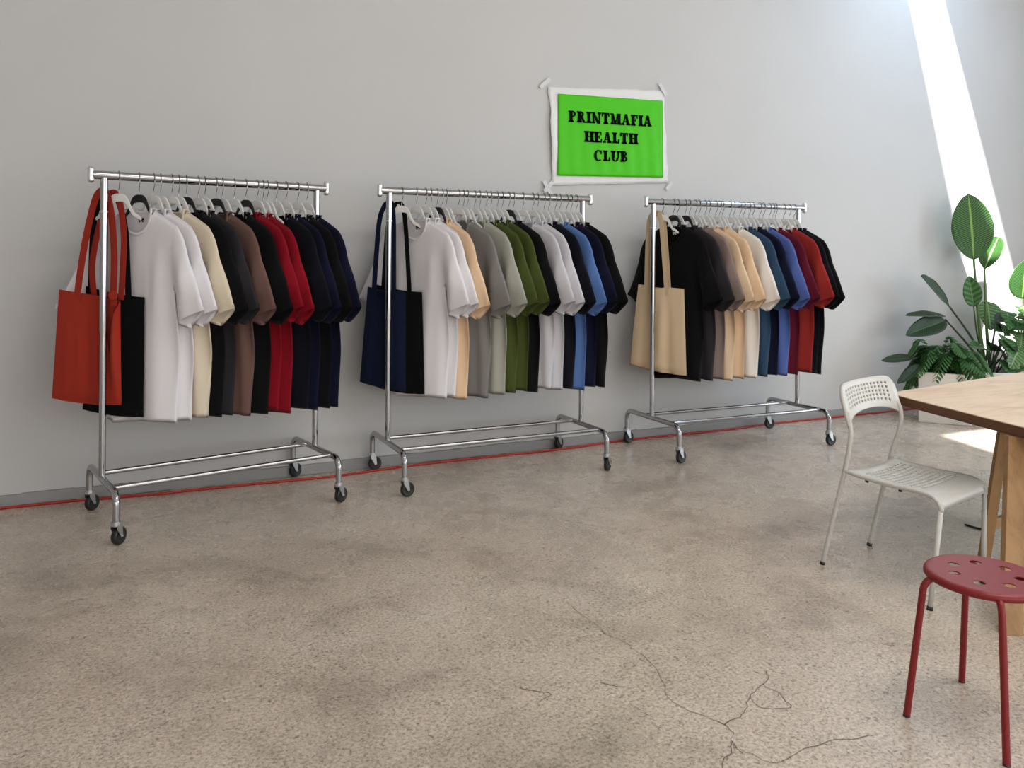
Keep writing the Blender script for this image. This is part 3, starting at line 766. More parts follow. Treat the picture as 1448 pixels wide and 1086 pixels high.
# ------------------------------------------------------------------ poster
def poster():
    root = empty('poster', (3.410, -.004, 2.348), 0, 'lime green paper sign with three lines of bold black capitals taped to the wall', 'sign')
    root.rotation_euler = (0, -radians(1.6), 0)
    b = MB(); NX, NZ = 40, 30
    # corners in the poster's own tilted plane
    TLc, TRc, BRc, BLc = (-.535, .352), (.512, .395), (.538, -.340), (-.518, -.380)
    def P(s, t):
        u = lerp(lerp(BLc[0], BRc[0], s), lerp(TLc[0], TRc[0], s), t); z = lerp(lerp(BLc[1], BRc[1], s), lerp(TLc[1], TRc[1], s), t)
        return u, z
    for j in range(NZ + 1):
        for k in range(NX + 1):
            s, t = k / NX, j / NZ; u, z = P(s, t)
            e = min(s, 1 - s, t, 1 - t)
            wav = (.010 * noise.noise(Vector((u * 7, z * 7, 3))) + .010 * noise.noise(Vector((u * 19, z * 15, 9)))) * (1 if e < .02 else .4)
            y = -.004 - .006 * abs(noise.noise(Vector((u * 5, z * 4, 1)))) - (.018 * smooth(.10, 0, s) * sin(pi * t) ** 2) - (.006 if e < .01 else 0) * abs(noise.noise(Vector((u * 12, z * 12, 5))))
            du = wav if (s in (0, 1)) else 0; dz_ = wav * .5 if (t in (0, 1)) else 0
            b.v.append((u + du, y, z + dz_))
    for j in range(NZ):
        for k in range(NX):
            a = j * (NX + 1) + k; b.f.append((a, a + 1, a + NX + 2, a + NX + 1))
    b.build('paper', M_paper, root, solid=.0012)
    g = MB(); NX2, NZ2 = 40, 30
    cx0 = -.005
    TLg, TRg, BRg, BLg = (-.470, .304), (.480, .310), (.474, -.300), (-.488, -.306)
    for j in range(NZ2 + 1):
        for k in range(NX2 + 1):
            s, t = k / NX2, j / NZ2
            u = lerp(lerp(BLg[0], BRg[0], s), lerp(TLg[0], TRg[0], s), t) + .012; z = lerp(lerp(BLg[1], BRg[1], s), lerp(TLg[1], TRg[1], s), t)
            y = -.0155 - .0025 * sin(u * 52 + .8 * sin(z * 5)) * smooth(.35, -.1, z) - .002 * noise.noise(Vector((u * 6, z * 5, 8)))
            g.v.append((u, y, z))
    for j in range(NZ2):
        for k in range(NX2):
            a = j * (NX2 + 1) + k; g.f.append((a, a + 1, a + NX2 + 2, a + NX2 + 1))
    g.build('green_panel', M_green, root, solid=.0010, label='lime green printed panel')
    # --- slab-serif capitals, drawn as filled outlines on a unit grid (cap height 1)
    ST, TH, SE, SL = .33, .17, .15, .10      # stem, thin stroke, serif depth, serif overhang
    def quadpts(pts, T):
        n_ = len(pts); base = len(L.v)
        for y in (-.0205, -.0180):
            L.v.extend([T(p, y) for p in pts])
        L.f.append(tuple(base + k for k in range(n_))); L.f.append(tuple(base + n_ + k for k in reversed(range(n_))))
        for k in range(n_): L.f.append((base + k, base + (k + 1) % n_, base + n_ + (k + 1) % n_, base + n_ + k))
    def rect(x0, z0, x1, z1): return [(x0, z0), (x1, z0), (x1, z1), (x0, z1)]
    def serif(x0, x1, z, up):                    # bracketed slab
        s = 1 if up else -1
        return [(x0 - SL, z), (x1 + SL, z), (x1 + SL, z + s * SE * .75), (x1, z + s * SE * 1.35), (x0, z + s * SE * 1.35), (x0 - SL, z + s * SE * .75)]
    def stem(x): return [rect(x, 0, x + ST, 1), serif(x, x + ST, 0, True), serif(x, x + ST, 1, False)]
    def bowl(x, zc, rx, rz, tx, tz, a0=-90, a1=90, n_=14):
        out = []
        for k in range(n_):
            aa, ab = radians(lerp(a0, a1, k / n_)), radians(lerp(a0, a1, (k + 1) / n_))
            out.append([(x + rx * cos(aa), zc + rz * sin(aa)), (x + rx * cos(ab), zc + rz * sin(ab)), (x + (rx - tx) * cos(ab), zc + (rz - tz) * sin(ab)), (x + (rx - tx) * cos(aa), zc + (rz - tz) * sin(aa))])
        return out
    def diag(x0, z0, x1, z1, w): return [[(x0, z0), (x0 + w, z0), (x1 + w, z1), (x1, z1)]]
    G = {
     'P': (.82, stem(.1) + bowl(.37, .72, .40, .28, .23, .11) + [rect(.3, .89, .40, 1), rect(.3, .44, .40, .55)]),
     'R': (.95, stem(.1) + bowl(.37, .75, .38, .25, .22, .11) + [rect(.3, .89, .40, 1), rect(.3, .50, .40, .61)] + diag(.66, 0, .36, .55, .26) + [rect(.62, 0, 1.0, .11)]),
     'I': (.47, stem(.1)),
     'N': (1.02, [rect(.14, 0, .14 + TH, 1), serif(.14, .14 + TH, 0, True), rect(.78, 0, .78 + TH, 1), serif(.78, .78 + TH, 1, False), rect(.02, .89, .30, 1)] + diag(.62, 0, .06, 1, .28)),
     'T': (.90, [rect(.32, 0, .32 + ST, 1), serif(.32, .32 + ST, 0, True), rect(.03, .88, .88, 1), [(.03, .66), (.13, .66), (.20, .90), (.03, .90)], [(.88, .66), (.78, .66), (.71, .90), (.88, .90)]]),
     'M': (1.18, [rect(.14, 0, .14 + TH, 1), serif(.14, .14 + TH, 0, True), rect(.82, 0, .82 + ST, 1), serif(.82, .82 + ST, 0, True), rect(.02, .89, .34, 1), rect(.82, .89, 1.18, 1)] + diag(.46, 0, .10, 1, .27) + diag(.50, 0, .80, 1, .12)),
     'A': (1.0, diag(.62, 0, .38, 1, .28) + diag(.12, 0, .42, 1, .13) + [rect(.28, .26, .72, .37), serif(.12, .24, 0, True), serif(.64, .88, 0, True)]),
     'F': (.80, stem(.1) + [rect(.3, .88, .78, 1), [(.78, .66), (.69, .66), (.62, .90), (.78, .90)], rect(.3, .45, .56, .56), rect(.52, .36, .60, .66)]),
     'H': (1.0, stem(.1) + [rect(.66, 0, .66 + ST, 1), serif(.66, .66 + ST, 0, True), serif(.66, .66 + ST, 1, False), rect(.3, .45, .7, .57)]),
     'E': (.86, stem(.1) + [rect(.3, .88, .80, 1), [(.80, .66), (.71, .66), (.64, .90), (.80, .90)], rect(.3, .45, .56, .56), rect(.52, .36, .60, .66), rect(.3, 0, .82, .12), [(.84, .36), (.75, .36), (.66, .10), (.84, .10)]]),
     'L': (.80, stem(.1) + [rect(.3, 0, .76, .12), [(.79, .40), (.69, .40), (.60, .10), (.79, .10)]]),
     'C': (.92, bowl(.50, .50, .46, .52, .27, .12, 48, 312, 26) + [[(.72, .62), (.86, .62), (.86, 1.0), (.76, 1.0), (.70, .86)]]),
     'U': (.98, [rect(.1, .34, .1 + ST, 1), serif(.1, .1 + ST, 1, False), rect(.74, .34, .74 + TH, 1), serif(.74, .74 + TH, 1, False)] + bowl(.478, .36, .378, .38, .25, .13, 180, 360, 18)),
     'B': (.90, stem(.1) + bowl(.37, .76, .36, .24, .21, .105) + bowl(.37, .28, .42, .28, .23, .115) + [rect(.3, .89, .40, 1), rect(.3, .46, .40, .57), rect(.3, 0, .40, .11)]),
    }
    def line(text, x0, x1, zb, zt):
        tot_ = sum(G[c][0] for c in text) + .07 * (len(text) - 1); sx = (x1 - x0) / tot_; sz = zt - zb; x = x0
        for c in text:
            wd, polys = G[c]
            for pl in polys:
                quadpts(pl, lambda p, y, x=x: (x + p[0] * sx, y, zb + p[1] * sz))
            x += (wd + .07) * sx
    for txt, xa, xb, za, zb_ in (('PRINTMAFIA', -.374, .382, .098, .184), ('HEALTH', -.240, .243, -.046, .038), ('CLUB', -.158, .156, -.186, -.104)):
        L = MB(); line(txt, xa, xb, za, zb_)
        L.build('lettering', M_ink, root, smooth=False)
    for q_, (u, z, ang, ln) in enumerate(((-.565, .375, -40, .11), (.50, .40, 55, .11), (.545, -.365, -45, .08), (-.56, -.40, 60, .12), (-.555, -.39, -45, .10))):
        t = MB(); R_ = Matrix.Rotation(radians(ang), 3, 'Y'); t.box((u, -.0125 - .0016 * q_, z), (ln, .0012, .030), R_)
        t.build('tape_strip', M_tape, root, smooth=False)
poster()

# ------------------------------------------------------------------ cables
pts = [(-3.5, -.05), (-1.6, -.06), (-.596, -.057), (-.182, -.055), (.20, -.095), (.501, -.118), (.916, -.128), (1.268, -.138), (1.656, -.115), (2.176, -.088), (2.907, -.091), (3.495, -.062), (4.043, -.050), (4.609, -.052), (5.012, -.042), (5.758, -.042), (6.637, -.040), (8.2, -.05), (9.5, -.05)]
b = MB(); b.tube(catmull([(x, y - .012 * sin(k * 2.1), .0075) for k, (x, y) in enumerate(pts)], 10), .0075, 8)
o = b.build('floor_cable', M_cable); tag(o, 'red cable running along the foot of the white wall behind the racks', 'cable')
b = MB(); b.tube(catmull([(4.09, -2.47, .005), (4.11, -2.56, .005), (4.22, -2.50, .005), (4.34, -2.45, .006), (4.365, -2.54, .006), (4.60, -2.75, .006), (5.1, -3.0, .006)], 8), .005, 8)
o = b.build('power_lead', M_cableb); tag(o, 'thin black power lead lying on the concrete beneath the plywood table', 'cable')

# ------------------------------------------------------------------ chair
def chair():
    C0 = Vector((3.10, -2.80, 0))
    ux = Vector((.978, .209, 0)); vy = Vector((.09, -.996, 0))
    root = empty('cafe_chair', tuple(C0), 0, 'pale grey perforated plastic chair with slim metal legs, at the plywood table corner', 'chair')
    def X(u, v, z): return ux * u + vy * v + Vector((0, 0, z))
    # origin = rear joint left is (u0,v0)
    J = {'rl': Vector((3.017, -2.631, .45)) - C0, 'rr': Vector((3.43, -2.539, .45)) - C0, 'fl': Vector((3.047, -3.07, .40)) - C0, 'fr': Vector((3.478, -2.984, .40)) - C0}
    F = {'rl': Vector((2.958, -2.556, 0)) - C0, 'rr': Vector((3.367, -2.471, 0)) - C0, 'fl': Vector((2.972, -3.103, 0)) - C0, 'fr': Vector((3.43, -3.02, 0)) - C0}
    TB = {'rl': Vector((3.036, -2.640, .665)) - C0, 'rr': Vector((3.452, -2.580, .672)) - C0}
    TT = {'rl': Vector((3.040, -2.622, .715)) - C0, 'rr': Vector((3.450, -2.562, .722)) - C0}
    for s in ('l', 'r'):
        b = MB(); b.tube(catmull([F['r' + s], lerp(F['r' + s], J['r' + s], .55), J['r' + s], lerp(J['r' + s], TB['r' + s], .7) + vy * .012, TB['r' + s] , TT['r' + s]], 8), .0105, 12)
        g = b.build('leg', M_chair, root)
        t = MB(); d = (J['r' + s] - F['r' + s]).normalized(); t.tube([F['r' + s] , F['r' + s] + d * .014], .012, 12); t.build('foot_cap', M_rubber, g)
    # seat surface function: p across 0..1, q rear..front 0..1 (over the front edge)
    prof = catmull([(0, 0, .452), (.10, 0, .445), (.25, 0, .443), (.37, 0, .447), (.425, 0, .446), (.462, 0, .436), (.483, 0, .414), (.488, 0, .388)], 10)
    ls = [0]
    for k in range(1, len(prof)): ls.append(ls[-1] + (prof[k] - prof[k - 1]).length)
    rearL, rearR = J['rl'], J['rr']
    fdir = ((J['fl'] - J['rl']) + (J['fr'] - J['rr'])); fdir.z = 0; flen = fdir.length / 2; fdir.normalize()
    def seatpt(p, q):
        a = q * ls[-1]
        k = 0
        while k < len(ls) - 2 and ls[k + 1] < a: k += 1
        t = (a - ls[k]) / max(1e-9, ls[k + 1] - ls[k]); w = prof[k].lerp(prof[k + 1], min(1, t))
        base = rearL.lerp(rearR, p); base = Vector((base.x, base.y, 0))
        off = fdir * (w.x * flen / .470)
        wid = 1.0 + .02 * q
        mid = rearL.lerp(rearR, .5); mid.z = 0
        base = mid + (base - mid) * wid
        z = w.z - .010 * sin(pi * p) * (1 - smooth(.75, 1, q))
        # rear edge is scooped between the legs
        if q < .2: off += fdir * (.035 * sin(pi * p) ** .6 * (1 - q / .2))
        return base + off + Vector((0, 0, z))
    def holed(mb, fn, p0, p1, q0, q1, np_, nq_, hw, hh, sub=1):
        """grid over fn; cells inside [p0..p1]x[q0..q1] get a rounded hole"""
        ps = [0, p0 * .5] + [lerp(p0, p1, k / np_) for k in range(np_ + 1)] + [lerp(p1, 1, .5), 1]
        qs = [0, q0 * .5] + [lerp(q0, q1, k / nq_) for k in range(nq_ + 1)] + [lerp(q1, 1, k / 8) for k in range(1, 9)]
        cache = {}
        def V(p, q):
            key = (round(p, 5), round(q, 5))
            if key not in cache: cache[key] = len(mb.v); mb.v.append(tuple(fn(p, q)))
            return cache[key]
        for a in range(len(ps) - 1):
            for c in range(len(qs) - 1):
                A, B_, C_, D_ = (ps[a], qs[c]), (ps[a + 1], qs[c]), (ps[a + 1], qs[c + 1]), (ps[a], qs[c + 1])
                if 2 <= a < 2 + np_ and 2 <= c < 2 + nq_:
                    pc, qc = (A[0] + C_[0]) / 2, (A[1] + C_[1]) / 2; dp, dq = (C_[0] - A[0]) / 2, (C_[1] - A[1]) / 2
                    ring = [A, ((A[0] + B_[0]) / 2, A[1]), B_, (B_[0], (B_[1] + C_[1]) / 2), C_, ((C_[0] + D_[0]) / 2, C_[1]), D_, (D_[0], (A[1] + D_[1]) / 2)]
                    hole = []
                    for (rp, rq) in ring:
                        an = atan2((rq - qc) / dq, (rp - pc) / dp)
                        hole.append((pc + cos(an) * dp * hw, qc + sin(an) * dq * hh))
                    for k in range(8):
                        k2 = (k + 1) % 8
                        mb.f.append((V(*ring[k]), V(*ring[k2]), V(*hole[k2]), V(*hole[k])))
                else:
                    mb.f.append((V(*A), V(*B_), V(*C_), V(*D_)))
    b = MB(); holed(b, seatpt, .10, .90, .13, .74, 13, 11, .62, .64)
    se = b.build('seat', M_chair, root, solid=.005, auto=55)
    # curved-down side flanges of the seat
    for p in (0.0, 1.0):
        t = MB(); t.tube([seatpt(p, q / 24) - Vector((0, 0, .006)) for q in range(25)], .0095, 10); t.build('seat_rim', M_chair, se)
    for (p, q) in ((.03, .22), (.03, .55)):
        t = MB(); c = seatpt(p, q); t.tube([c - Vector((0, 0, .012)), c - Vector((0, 0, .026))], .008, 10); t.build('stacking_stud', M_rubber, se)
    for s in ('l', 'r'):
        top = seatpt(0.015 if s == 'l' else .985, .97); b = MB(); b.tube([F['f' + s], lerp(F['f' + s], top, .5), top + Vector((0, 0, .01))], .0105, 12)
        g = b.build('leg', M_chair, root)
        t = MB(); d = (top - F['f' + s]).normalized(); t.tube([F['f' + s], F['f' + s] + d * .014], .012, 12); t.build('foot_cap', M_rubber, g)
    # backrest: curved perforated panel between the two uprights
    bl, br = TB['rl'], TB['rr']; W_ = (br - bl); W_.z = 0
    outn = Vector((-W_.y, W_.x, 0)).normalized()
    def backpt(p, q):                    # q 0 top .. 1 bottom
        t = (p - .5) * 2
        base = bl.lerp(br, p)
        ztop_ = .835 - .032 * abs(t) ** 9; zbot = .668 - .0 + .030 * (1 - abs(t) ** 2.2) - .02 * abs(t) ** 6
        z = lerp(ztop_, zbot, q) + .018 * p
        lean = .05 * (z - .66) / .16
        if abs(t) > .9 and q < .15: pass
        ex = W_.normalized() * (t * .012) * (1 - .9 * (abs(t) ** 8) * (1 - min(1, q * 6)))
        return Vector((base.x, base.y, z)) + outn * (lean + .030 * (1 - t * t)) + ex
    b = MB()
    def bp(p, q): return backpt(p, q)
    holed(b, bp, .10, .90, .16, .80, 14, 5, .58, .70)
    b.build('backrest', M_chair, root, solid=.014, auto=55)
    return root
chair()

# ------------------------------------------------------------------ stool
def stool():
    c = Vector((2.42, -3.706, 0))
    root = empty('round_stool', tuple(c), 0, 'red round stool with holes in the seat and bent tube legs', 'stool')
    R = .172; zt = .452
    # seat with holes: triangulated disc
    bm = bmesh.new(); E = []
    def ring(cx, cy, r, n):
        vs = [bm.verts.new((cx + r * cos(2 * pi * k / n), cy + r * sin(2 * pi * k / n), 0)) for k in range(n)]
        return [bm.edges.new((vs[k], vs[(k + 1) % n])) for k in range(n)]
    E += ring(0, 0, R - .022, 64)
    for k in range(7):
        a = radians(102 + k * 360 / 7); E += ring(.094 * cos(a), .094 * sin(a), .0175, 20)
    bmesh.ops.triangle_fill(bm, use_beauty=True, use_dissolve=False, edges=E)
    # rolled rim
    outer = [v for v in bm.verts if abs(v.co.length - (R - .022)) < 1e-4]
    outer.sort(key=lambda v: atan2(v.co.y, v.co.x)); prev = outer; n = len(outer)
    for (r, z) in ((R - .016, .0002), (R - .008, -.0015), (R - .002, -.006), (R, -.012), (R - .001, -.019), (R - .005, -.023)):
        cur = [bm.verts.new((r * v.co.x / v.co.length, r * v.co.y / v.co.length, z)) for v in outer]
        for k in range(n): bm.faces.new((prev[k], prev[(k + 1) % n], cur[(k + 1) % n], cur[k]))
        prev = cur
    for v in bm.verts: v.co.z += zt
    bmesh.ops.recalc_face_normals(bm, faces=bm.faces)
    me = bpy.data.meshes.new('seat'); bm.to_mesh(me); bm.free()
    me.polygons.foreach_set('use_smooth', [True] * len(me.polygons)); me.set_sharp_from_angle(angle=radians(45))
    o = link('seat', me, M_stool, root); md = o.modifiers.new('solid', 'SOLIDIFY'); md.thickness = .003; md.offset = -1
    md = o.modifiers.new('split', 'EDGE_SPLIT'); md.split_angle = radians(40)
    feet = [(2.216, -3.592), (2.256, -3.883), (2.566, -3.529), (2.612, -3.815)]
    for (fx, fy) in feet:
        d = Vector((fx - c.x, fy - c.y, 0)); l = d.length; d.normalize()
        b = MB(); P = fillet([d * .03 + Vector((0, 0, zt - .013)), d * (.182) + Vector((0, 0, zt - .017)), d * l + Vector((0, 0, 0.0))], .048, 10)
        b.tube(P, .0105, 14); lg = b.build('leg', M_stool, root, auto=50)
        b = MB(); e = (P[-2] - P[-1]).normalized(); b.tube([P[-1], P[-1] + e * .006], .0108, 12); b.build('foot_cap', M_rubber, lg)
    for k in range(2):
        a = radians(-140 + 60 * k); b = MB(); p = Vector((cos(a), sin(a), 0)) * .125
        b.tube([p + Vector((0, 0, zt - .008)), p + Vector((0, 0, zt - .030))], .008, 10); b.build('stacking_stud', M_rubber, root)
stool()

# ------------------------------------------------------------------ table
def table():
    A = Vector((3.541, -2.433, 0)); N1 = Vector((3.335, -3.243, 0)); N2 = Vector((4.964, -2.226, 0))
    d1 = (N1 - A).normalized(); d2 = (N2 - A).normalized()
    root = empty('trestle_table', tuple(A), 0, 'plywood trestle table with thick shaded-edge top, its corner above the pale grey chair', 'table')
    zt, th = .74, .046
    q = [Vector((0, 0, 0)), d1 * 1.35, d1 * 1.35 + d2 * 2.2, d2 * 2.2]
    b = MB(); b.add([v + Vector((0, 0, zt)) for v in q] + [v + Vector((0, 0, zt - .004)) for v in q],
                    [(0, 1, 2, 3), (4, 7, 6, 5), (0, 4, 5, 1), (1, 5, 6, 2), (2, 6, 7, 3), (3, 7, 4, 0)])
    top = b.build('tabletop', M_ply, root, smooth=False)
    b = MB(); b.add([v + Vector((0, 0, zt - .004)) for v in q] + [v + Vector((0, 0, zt - th)) for v in q],
                    [(0, 1, 2, 3), (4, 7, 6, 5), (0, 4, 5, 1), (1, 5, 6, 2), (2, 6, 7, 3), (3, 7, 4, 0)])
    b.build('plywood_core', M_plyedge_shaded, top, smooth=False)
    def board(name, p0, p1, w, t, wdir, parent=root):
        p0, p1 = Vector(p0) - A, Vector(p1) - A; ax = (p1 - p0).normalized(); wd = (wdir - ax * wdir.dot(ax)).normalized(); td = ax.cross(wd)
        vs = []
        for p in (p0, p1):
            for a, b_ in ((-1, -1), (1, -1), (1, 1), (-1, 1)): vs.append(p + wd * a * w / 2 + td * b_ * t / 2)
        if name == 'leg':          # foot cut level with the floor, top cut level under the beam
            for k in range(8):
                tgt = 0.0 if k < 4 else zt - th - .002
                vs[k] = vs[k] + ax * ((tgt - vs[k].z) / ax.z)
        m_ = MB(); m_.add(vs, [(0, 1, 2, 3), (4, 7, 6, 5), (0, 4, 5, 1), (1, 5, 6, 2), (2, 6, 7, 3), (3, 7, 4, 0)])
        return m_.build(name, M_pine, parent, smooth=False, bevel=.002)
    wd = Vector((cos(YAW), -sin(YAW), 0))
    # front trestle: legs splayed along the near edge
    wv = d2
    off = d2 * .10
    T1 = Vector((3.700, -2.941, .69)); T2 = Vector((3.365, -3.200, .69))
    B1 = Vector((3.700, -2.840, 0)); B2 = Vector((3.065, -3.375, 0))
    board('leg', B1, T1, .050, .026, wd); board('leg', B2, T2, .075, .036, wd)
    board('trestle_beam', T1.lerp(T2, .5) + Vector((.05, -.02, -.035)), T1.lerp(T2, .5) + d2 * .9 + Vector((.05, -.02, -.035)), .07, .05, Vector((0, 0, 1)))
    o2 = d2 * .95
    board('leg', B1 + o2, T1 + o2, .060, .036, wd); board('leg', B2 + o2, T2 + o2, .075, .036, wd)
    board('stretcher', B1.lerp(T1, .25), B1.lerp(T1, .25) + o2, .05, .02, Vector((0, 0, 1)))
table()

# ------------------------------------------------------------------ plants
def leaf(mb, uvs, base, tip, width, facing, curl=.12, fold_=.25, shape=.85, lobes=0, nU=8, nV=16, droop=None, twist=0.0):
    """leaf blade from base to tip; facing = rough surface normal"""
    base, tip = Vector(base), Vector(tip); ax = tip - base; Ln = ax.length; ax.normalize()
    n0 = (Vector(facing) - ax * Vector(facing).dot(ax)).normalized(); sd_ = ax.cross(n0).normalized(); st = len(mb.v)
    for j in range(nV + 1):
        v = j / nV
        w = width / 2 * (sin(pi * min(1, v ** shape)) ** .62) if 0 < v < 1 else width * .01
        if lobes:
            w *= .55 + .45 * abs(sin(pi * lobes * v + .4)) if 0 < v < .93 else 1
        cen = base + ax * Ln * v + n0 * (-curl * Ln * (v - .0) ** 2) + (Vector((0, 0, -1)) * droop * Ln * v * v if droop else Vector((0, 0, 0)))
        tw = twist * v
        for k in range(nU + 1):
            u = -1 + 2 * k / nU
            a = sd_ * cos(tw) + n0 * sin(tw)
            nn = n0 * cos(tw) - sd_ * sin(tw)
            mb.v.append(tuple(cen + a * u * w + nn * (fold_ * w * abs(u) + .012 * Ln * noise.noise(Vector((u * 2, v * 5, base.x * 7))))))
            uvs.append((u, v))
    for j in range(nV):
        for k in range(nU):
            a = st + j * (nU + 1) + k; mb.f.append((a, a + 1, a + nU + 2, a + nU + 1))

def leaf_obj(name, specs, M, parent, label=None):
    b = MB(); uvs = []
    for sp in specs: leaf(b, uvs, *sp[0], **sp[1])
    me = bpy.data.meshes.new(name); me.from_pydata(b.v, [], b.f)
    ul = me.uv_layers.new(name='UVMap')
    for lp in me.loops: ul.data[lp.index].uv = uvs[lp.vertex_index]
    me.polygons.foreach_set('use_smooth', [True] * len(me.polygons)); me.update()
    o = link(name, me, M, parent, label)
    md = o.modifiers.new('solid', 'SOLIDIFY'); md.thickness = .0014; md.offset = 0
    return o

def pot(root, prof, c=(0, 0, 0), soil=None):
    b = MB(); b.lathe(prof, c, 48); b.build('planter', M_pot, root, auto=45)
    b = MB(); r, z = soil
    b.lathe([(r, z - .02), (r, z), (.01, z + .012)], c, 32); b.build('soil', M_soil, root)

def box_pot(root, w, d, h):
    b = MB(); t = .025
    vo = lambda s, z: [(-w / 2 * s, -d / 2 * s, z), (w / 2 * s, -d / 2 * s, z), (w / 2 * s, d / 2 * s, z), (-w / 2 * s, d / 2 * s, z)]
    si = (w - 2 * t) / w
    b.v += vo(.97, 0) + vo(1, h) + [(x * si, y * (d - 2 * t) / d, z) for x, y, z in vo(1, h)] + [(x * si, y * (d - 2 * t) / d, z) for x, y, z in vo(1, h - .05)]
    q = [(3, 2, 1, 0)]
    for l in range(3):
        for k in range(4): q.append((l * 4 + k, l * 4 + (k + 1) % 4, l * 4 + 4 + (k + 1) % 4, l * 4 + 4 + k))
    b.f += q; b.build('planter', M_pot, root, smooth=False, bevel=.006)
    b = MB(); b.box((0, 0, h - .06), (w - 2 * t, d - 2 * t, .03)); b.build('soil', M_soil, root, smooth=False)

# bird-of-paradise plant in the round planter
sx, sy = 7.36, -.40
strel = empty('potted_banana_plant', (sx, sy, 0), 0, 'tall potted plant with one big upright paddle leaf in the sun beam', 'potted plant')
pot(strel, [(.20, 0), (.24, .02), (.285, .30), (.295, .39), (.290, .40), (.272, .40), (.262, .36), (.262, .33)], soil=(.262, .34))
def rel(x, z, y=-.3): return (x - sx, y - sy, z)
def stem_obj(pts, r0, r1, M, parent, name='stem'):
    b = MB(); P = catmull(pts, 8); n_ = len(P); b.tube(P, [lerp(r0, r1, k / (n_ - 1)) for k in range(n_)], 8); return b.build(name, M, parent)
FC = (-.45, -.85, .12)
leaf_obj('leaf', [((rel(7.297, 1.425), rel(7.27, 2.05, -.27), .40, FC), dict(curl=.03, fold_=.12, shape=.92, nU=14, nV=28))], M_strel, strel, 'big upright paddle leaf')
stem_obj([rel(7.37, .36, -.38), rel(7.34, .8, -.33), rel(7.297, 1.43)], .020, .010, M_stem, strel)
leaf_obj('leaf', [((rel(7.452, 1.335), rel(7.755, 1.66, -.24), .20, (-.7, -.5, .5)), dict(curl=.05, fold_=.9, shape=.8, nU=10, nV=20))], M_strel, strel)
stem_obj([rel(7.40, .36, -.40), rel(7.43, .8, -.34), rel(7.452, 1.34)], .018, .009, M_stem, strel)
leaf_obj('leaf', [((rel(6.95, .99), rel(6.47, 1.265, -.34), .20, (-.3, -.7, .65)), dict(curl=-.05, fold_=.35, nU=10, nV=20))], M_strd, strel, 'dark leaf reaching out to the side')
stem_obj([rel(7.33, .36, -.42), rel(7.22, .66, -.36), rel(6.95, .995)], .014, .008, M_stemd, strel)
leaf_obj('leaf', [((rel(6.90, .86), rel(6.34, .77, -.36), .19, (-.3, -.8, .5)), dict(curl=.08, fold_=.3, nU=10, nV=20)), ((rel(6.90, .90), rel(6.40, .93, -.28), .12, (-.2, -.4, .9)), dict(curl=.03, fold_=.3))], M_strd, strel, 'dark drooping leaf reaching out to the side')
stem_obj([rel(7.33, .36, -.44), rel(7.15, .62, -.36), rel(6.90, .87)], .014, .008, M_stemd, strel)
leaf_obj('leaf', [((rel(7.30, .98), rel(7.235, 1.27), .17, (-.6, -.75, .1)), dict(curl=.05, fold_=.35, nU=10, nV=16))], M_fern, strel)
stem_obj([rel(7.42, .36, -.36), rel(7.36, .70), rel(7.30, .99)], .010, .006, M_stem, strel)
leaf_obj('leaf', [((rel(7.62, 1.02, -.22), rel(7.50, .76, -.34), .22, (-.5, -.8, .4)), dict(curl=.05, fold_=.3, nU=10, nV=16)),], M_phil, strel)
rnd = random.Random(5)
for k in range(16):
    a = rnd.uniform(pi * 1.15, 2.2 * pi); r = rnd.uniform(.06, .28); h = rnd.uniform(.48, .86)
    p1 = (r * cos(a) * .9 + .0, r * sin(a) * .5 - .02, h)
    p2 = (p1[0] + .26 * cos(a) + rnd.uniform(-.06, .06), p1[1] + .12 * sin(a) - .03, h + rnd.uniform(-.16, .12))
    leaf_obj('leaf', [((p1, p2, rnd.uniform(.10, .17), (cos(a) * .3, -.6, .8)), dict(curl=.2, fold_=.3))], M_strd if k % 2 else M_fern, strel)
    stem_obj([(rnd.uniform(-.08, .08), rnd.uniform(-.08, .06), .345), (p1[0] * .5, p1[1] * .5, h * .72), p1], .008, .005, M_stemd, strel)

# fern in the square planter
fx, fy = 6.57, -.53
fern = empty('potted_fern', (fx, fy, 0), 0, 'bushy green fern spilling over the white square planter nearest the clothes racks', 'potted plant')
box_pot(fern, .42, .34, .44); fern.rotation_euler.z = radians(-50)
def frond(specs, base, tip, ht, wid, nl=9):
    base, tip = Vector(base), Vector(tip); mid = base.lerp(tip, .5) + Vector((0, 0, ht)); P = catmull([base, mid, tip], 8)
    n_ = len(P)
    for k in range(2, n_):
        t = (P[min(k + 1, n_ - 1)] - P[k - 1]).normalized(); sd_ = t.cross(Vector((0, 0, 1))).normalized(); w = wid * sin(pi * (.12 + .88 * (k / n_)) ** .9) + .02
        for s in (-1, 1):
            specs.append(((P[k], P[k] + sd_ * s * w + t * w * .7 - Vector((0, 0, w * .35)), .022 + w * .16, (0, 0, 1)), dict(curl=.1, fold_=.25, nU=2, nV=5)))
    return P
rnd = random.Random(3); spc = []; stems = MB()
for k in range(46):
    a = rnd.uniform(0, 2 * pi); r = rnd.uniform(.16, .38)
    tip = (r * cos(a) * 1.15, r * sin(a) * .75 - .04, .46 + rnd.uniform(-.16, .20) - .16 * (r > .28))
    P = frond(spc, (rnd.uniform(-.10, .10), rnd.uniform(-.06, .06), .43), tip, rnd.uniform(.10, .22), rnd.uniform(.05, .085))
    stems.tube(P, .0025, 5)
leaf_obj('foliage', spc, M_fern, fern)
stems.build('frond_stems', M_stem, fern)
leaf_obj('leaf', [(((-.24, -.08, .55), (-.50, -.16, .54), .085, (0, -.7, .7)), dict(curl=.12, fold_=.3, twist=.3)), (((-.20, -.12, .50), (-.36, -.22, .30), .10, (-.4, -.8, .2)), dict(curl=-.25, fold_=.3))], M_strd, fern)
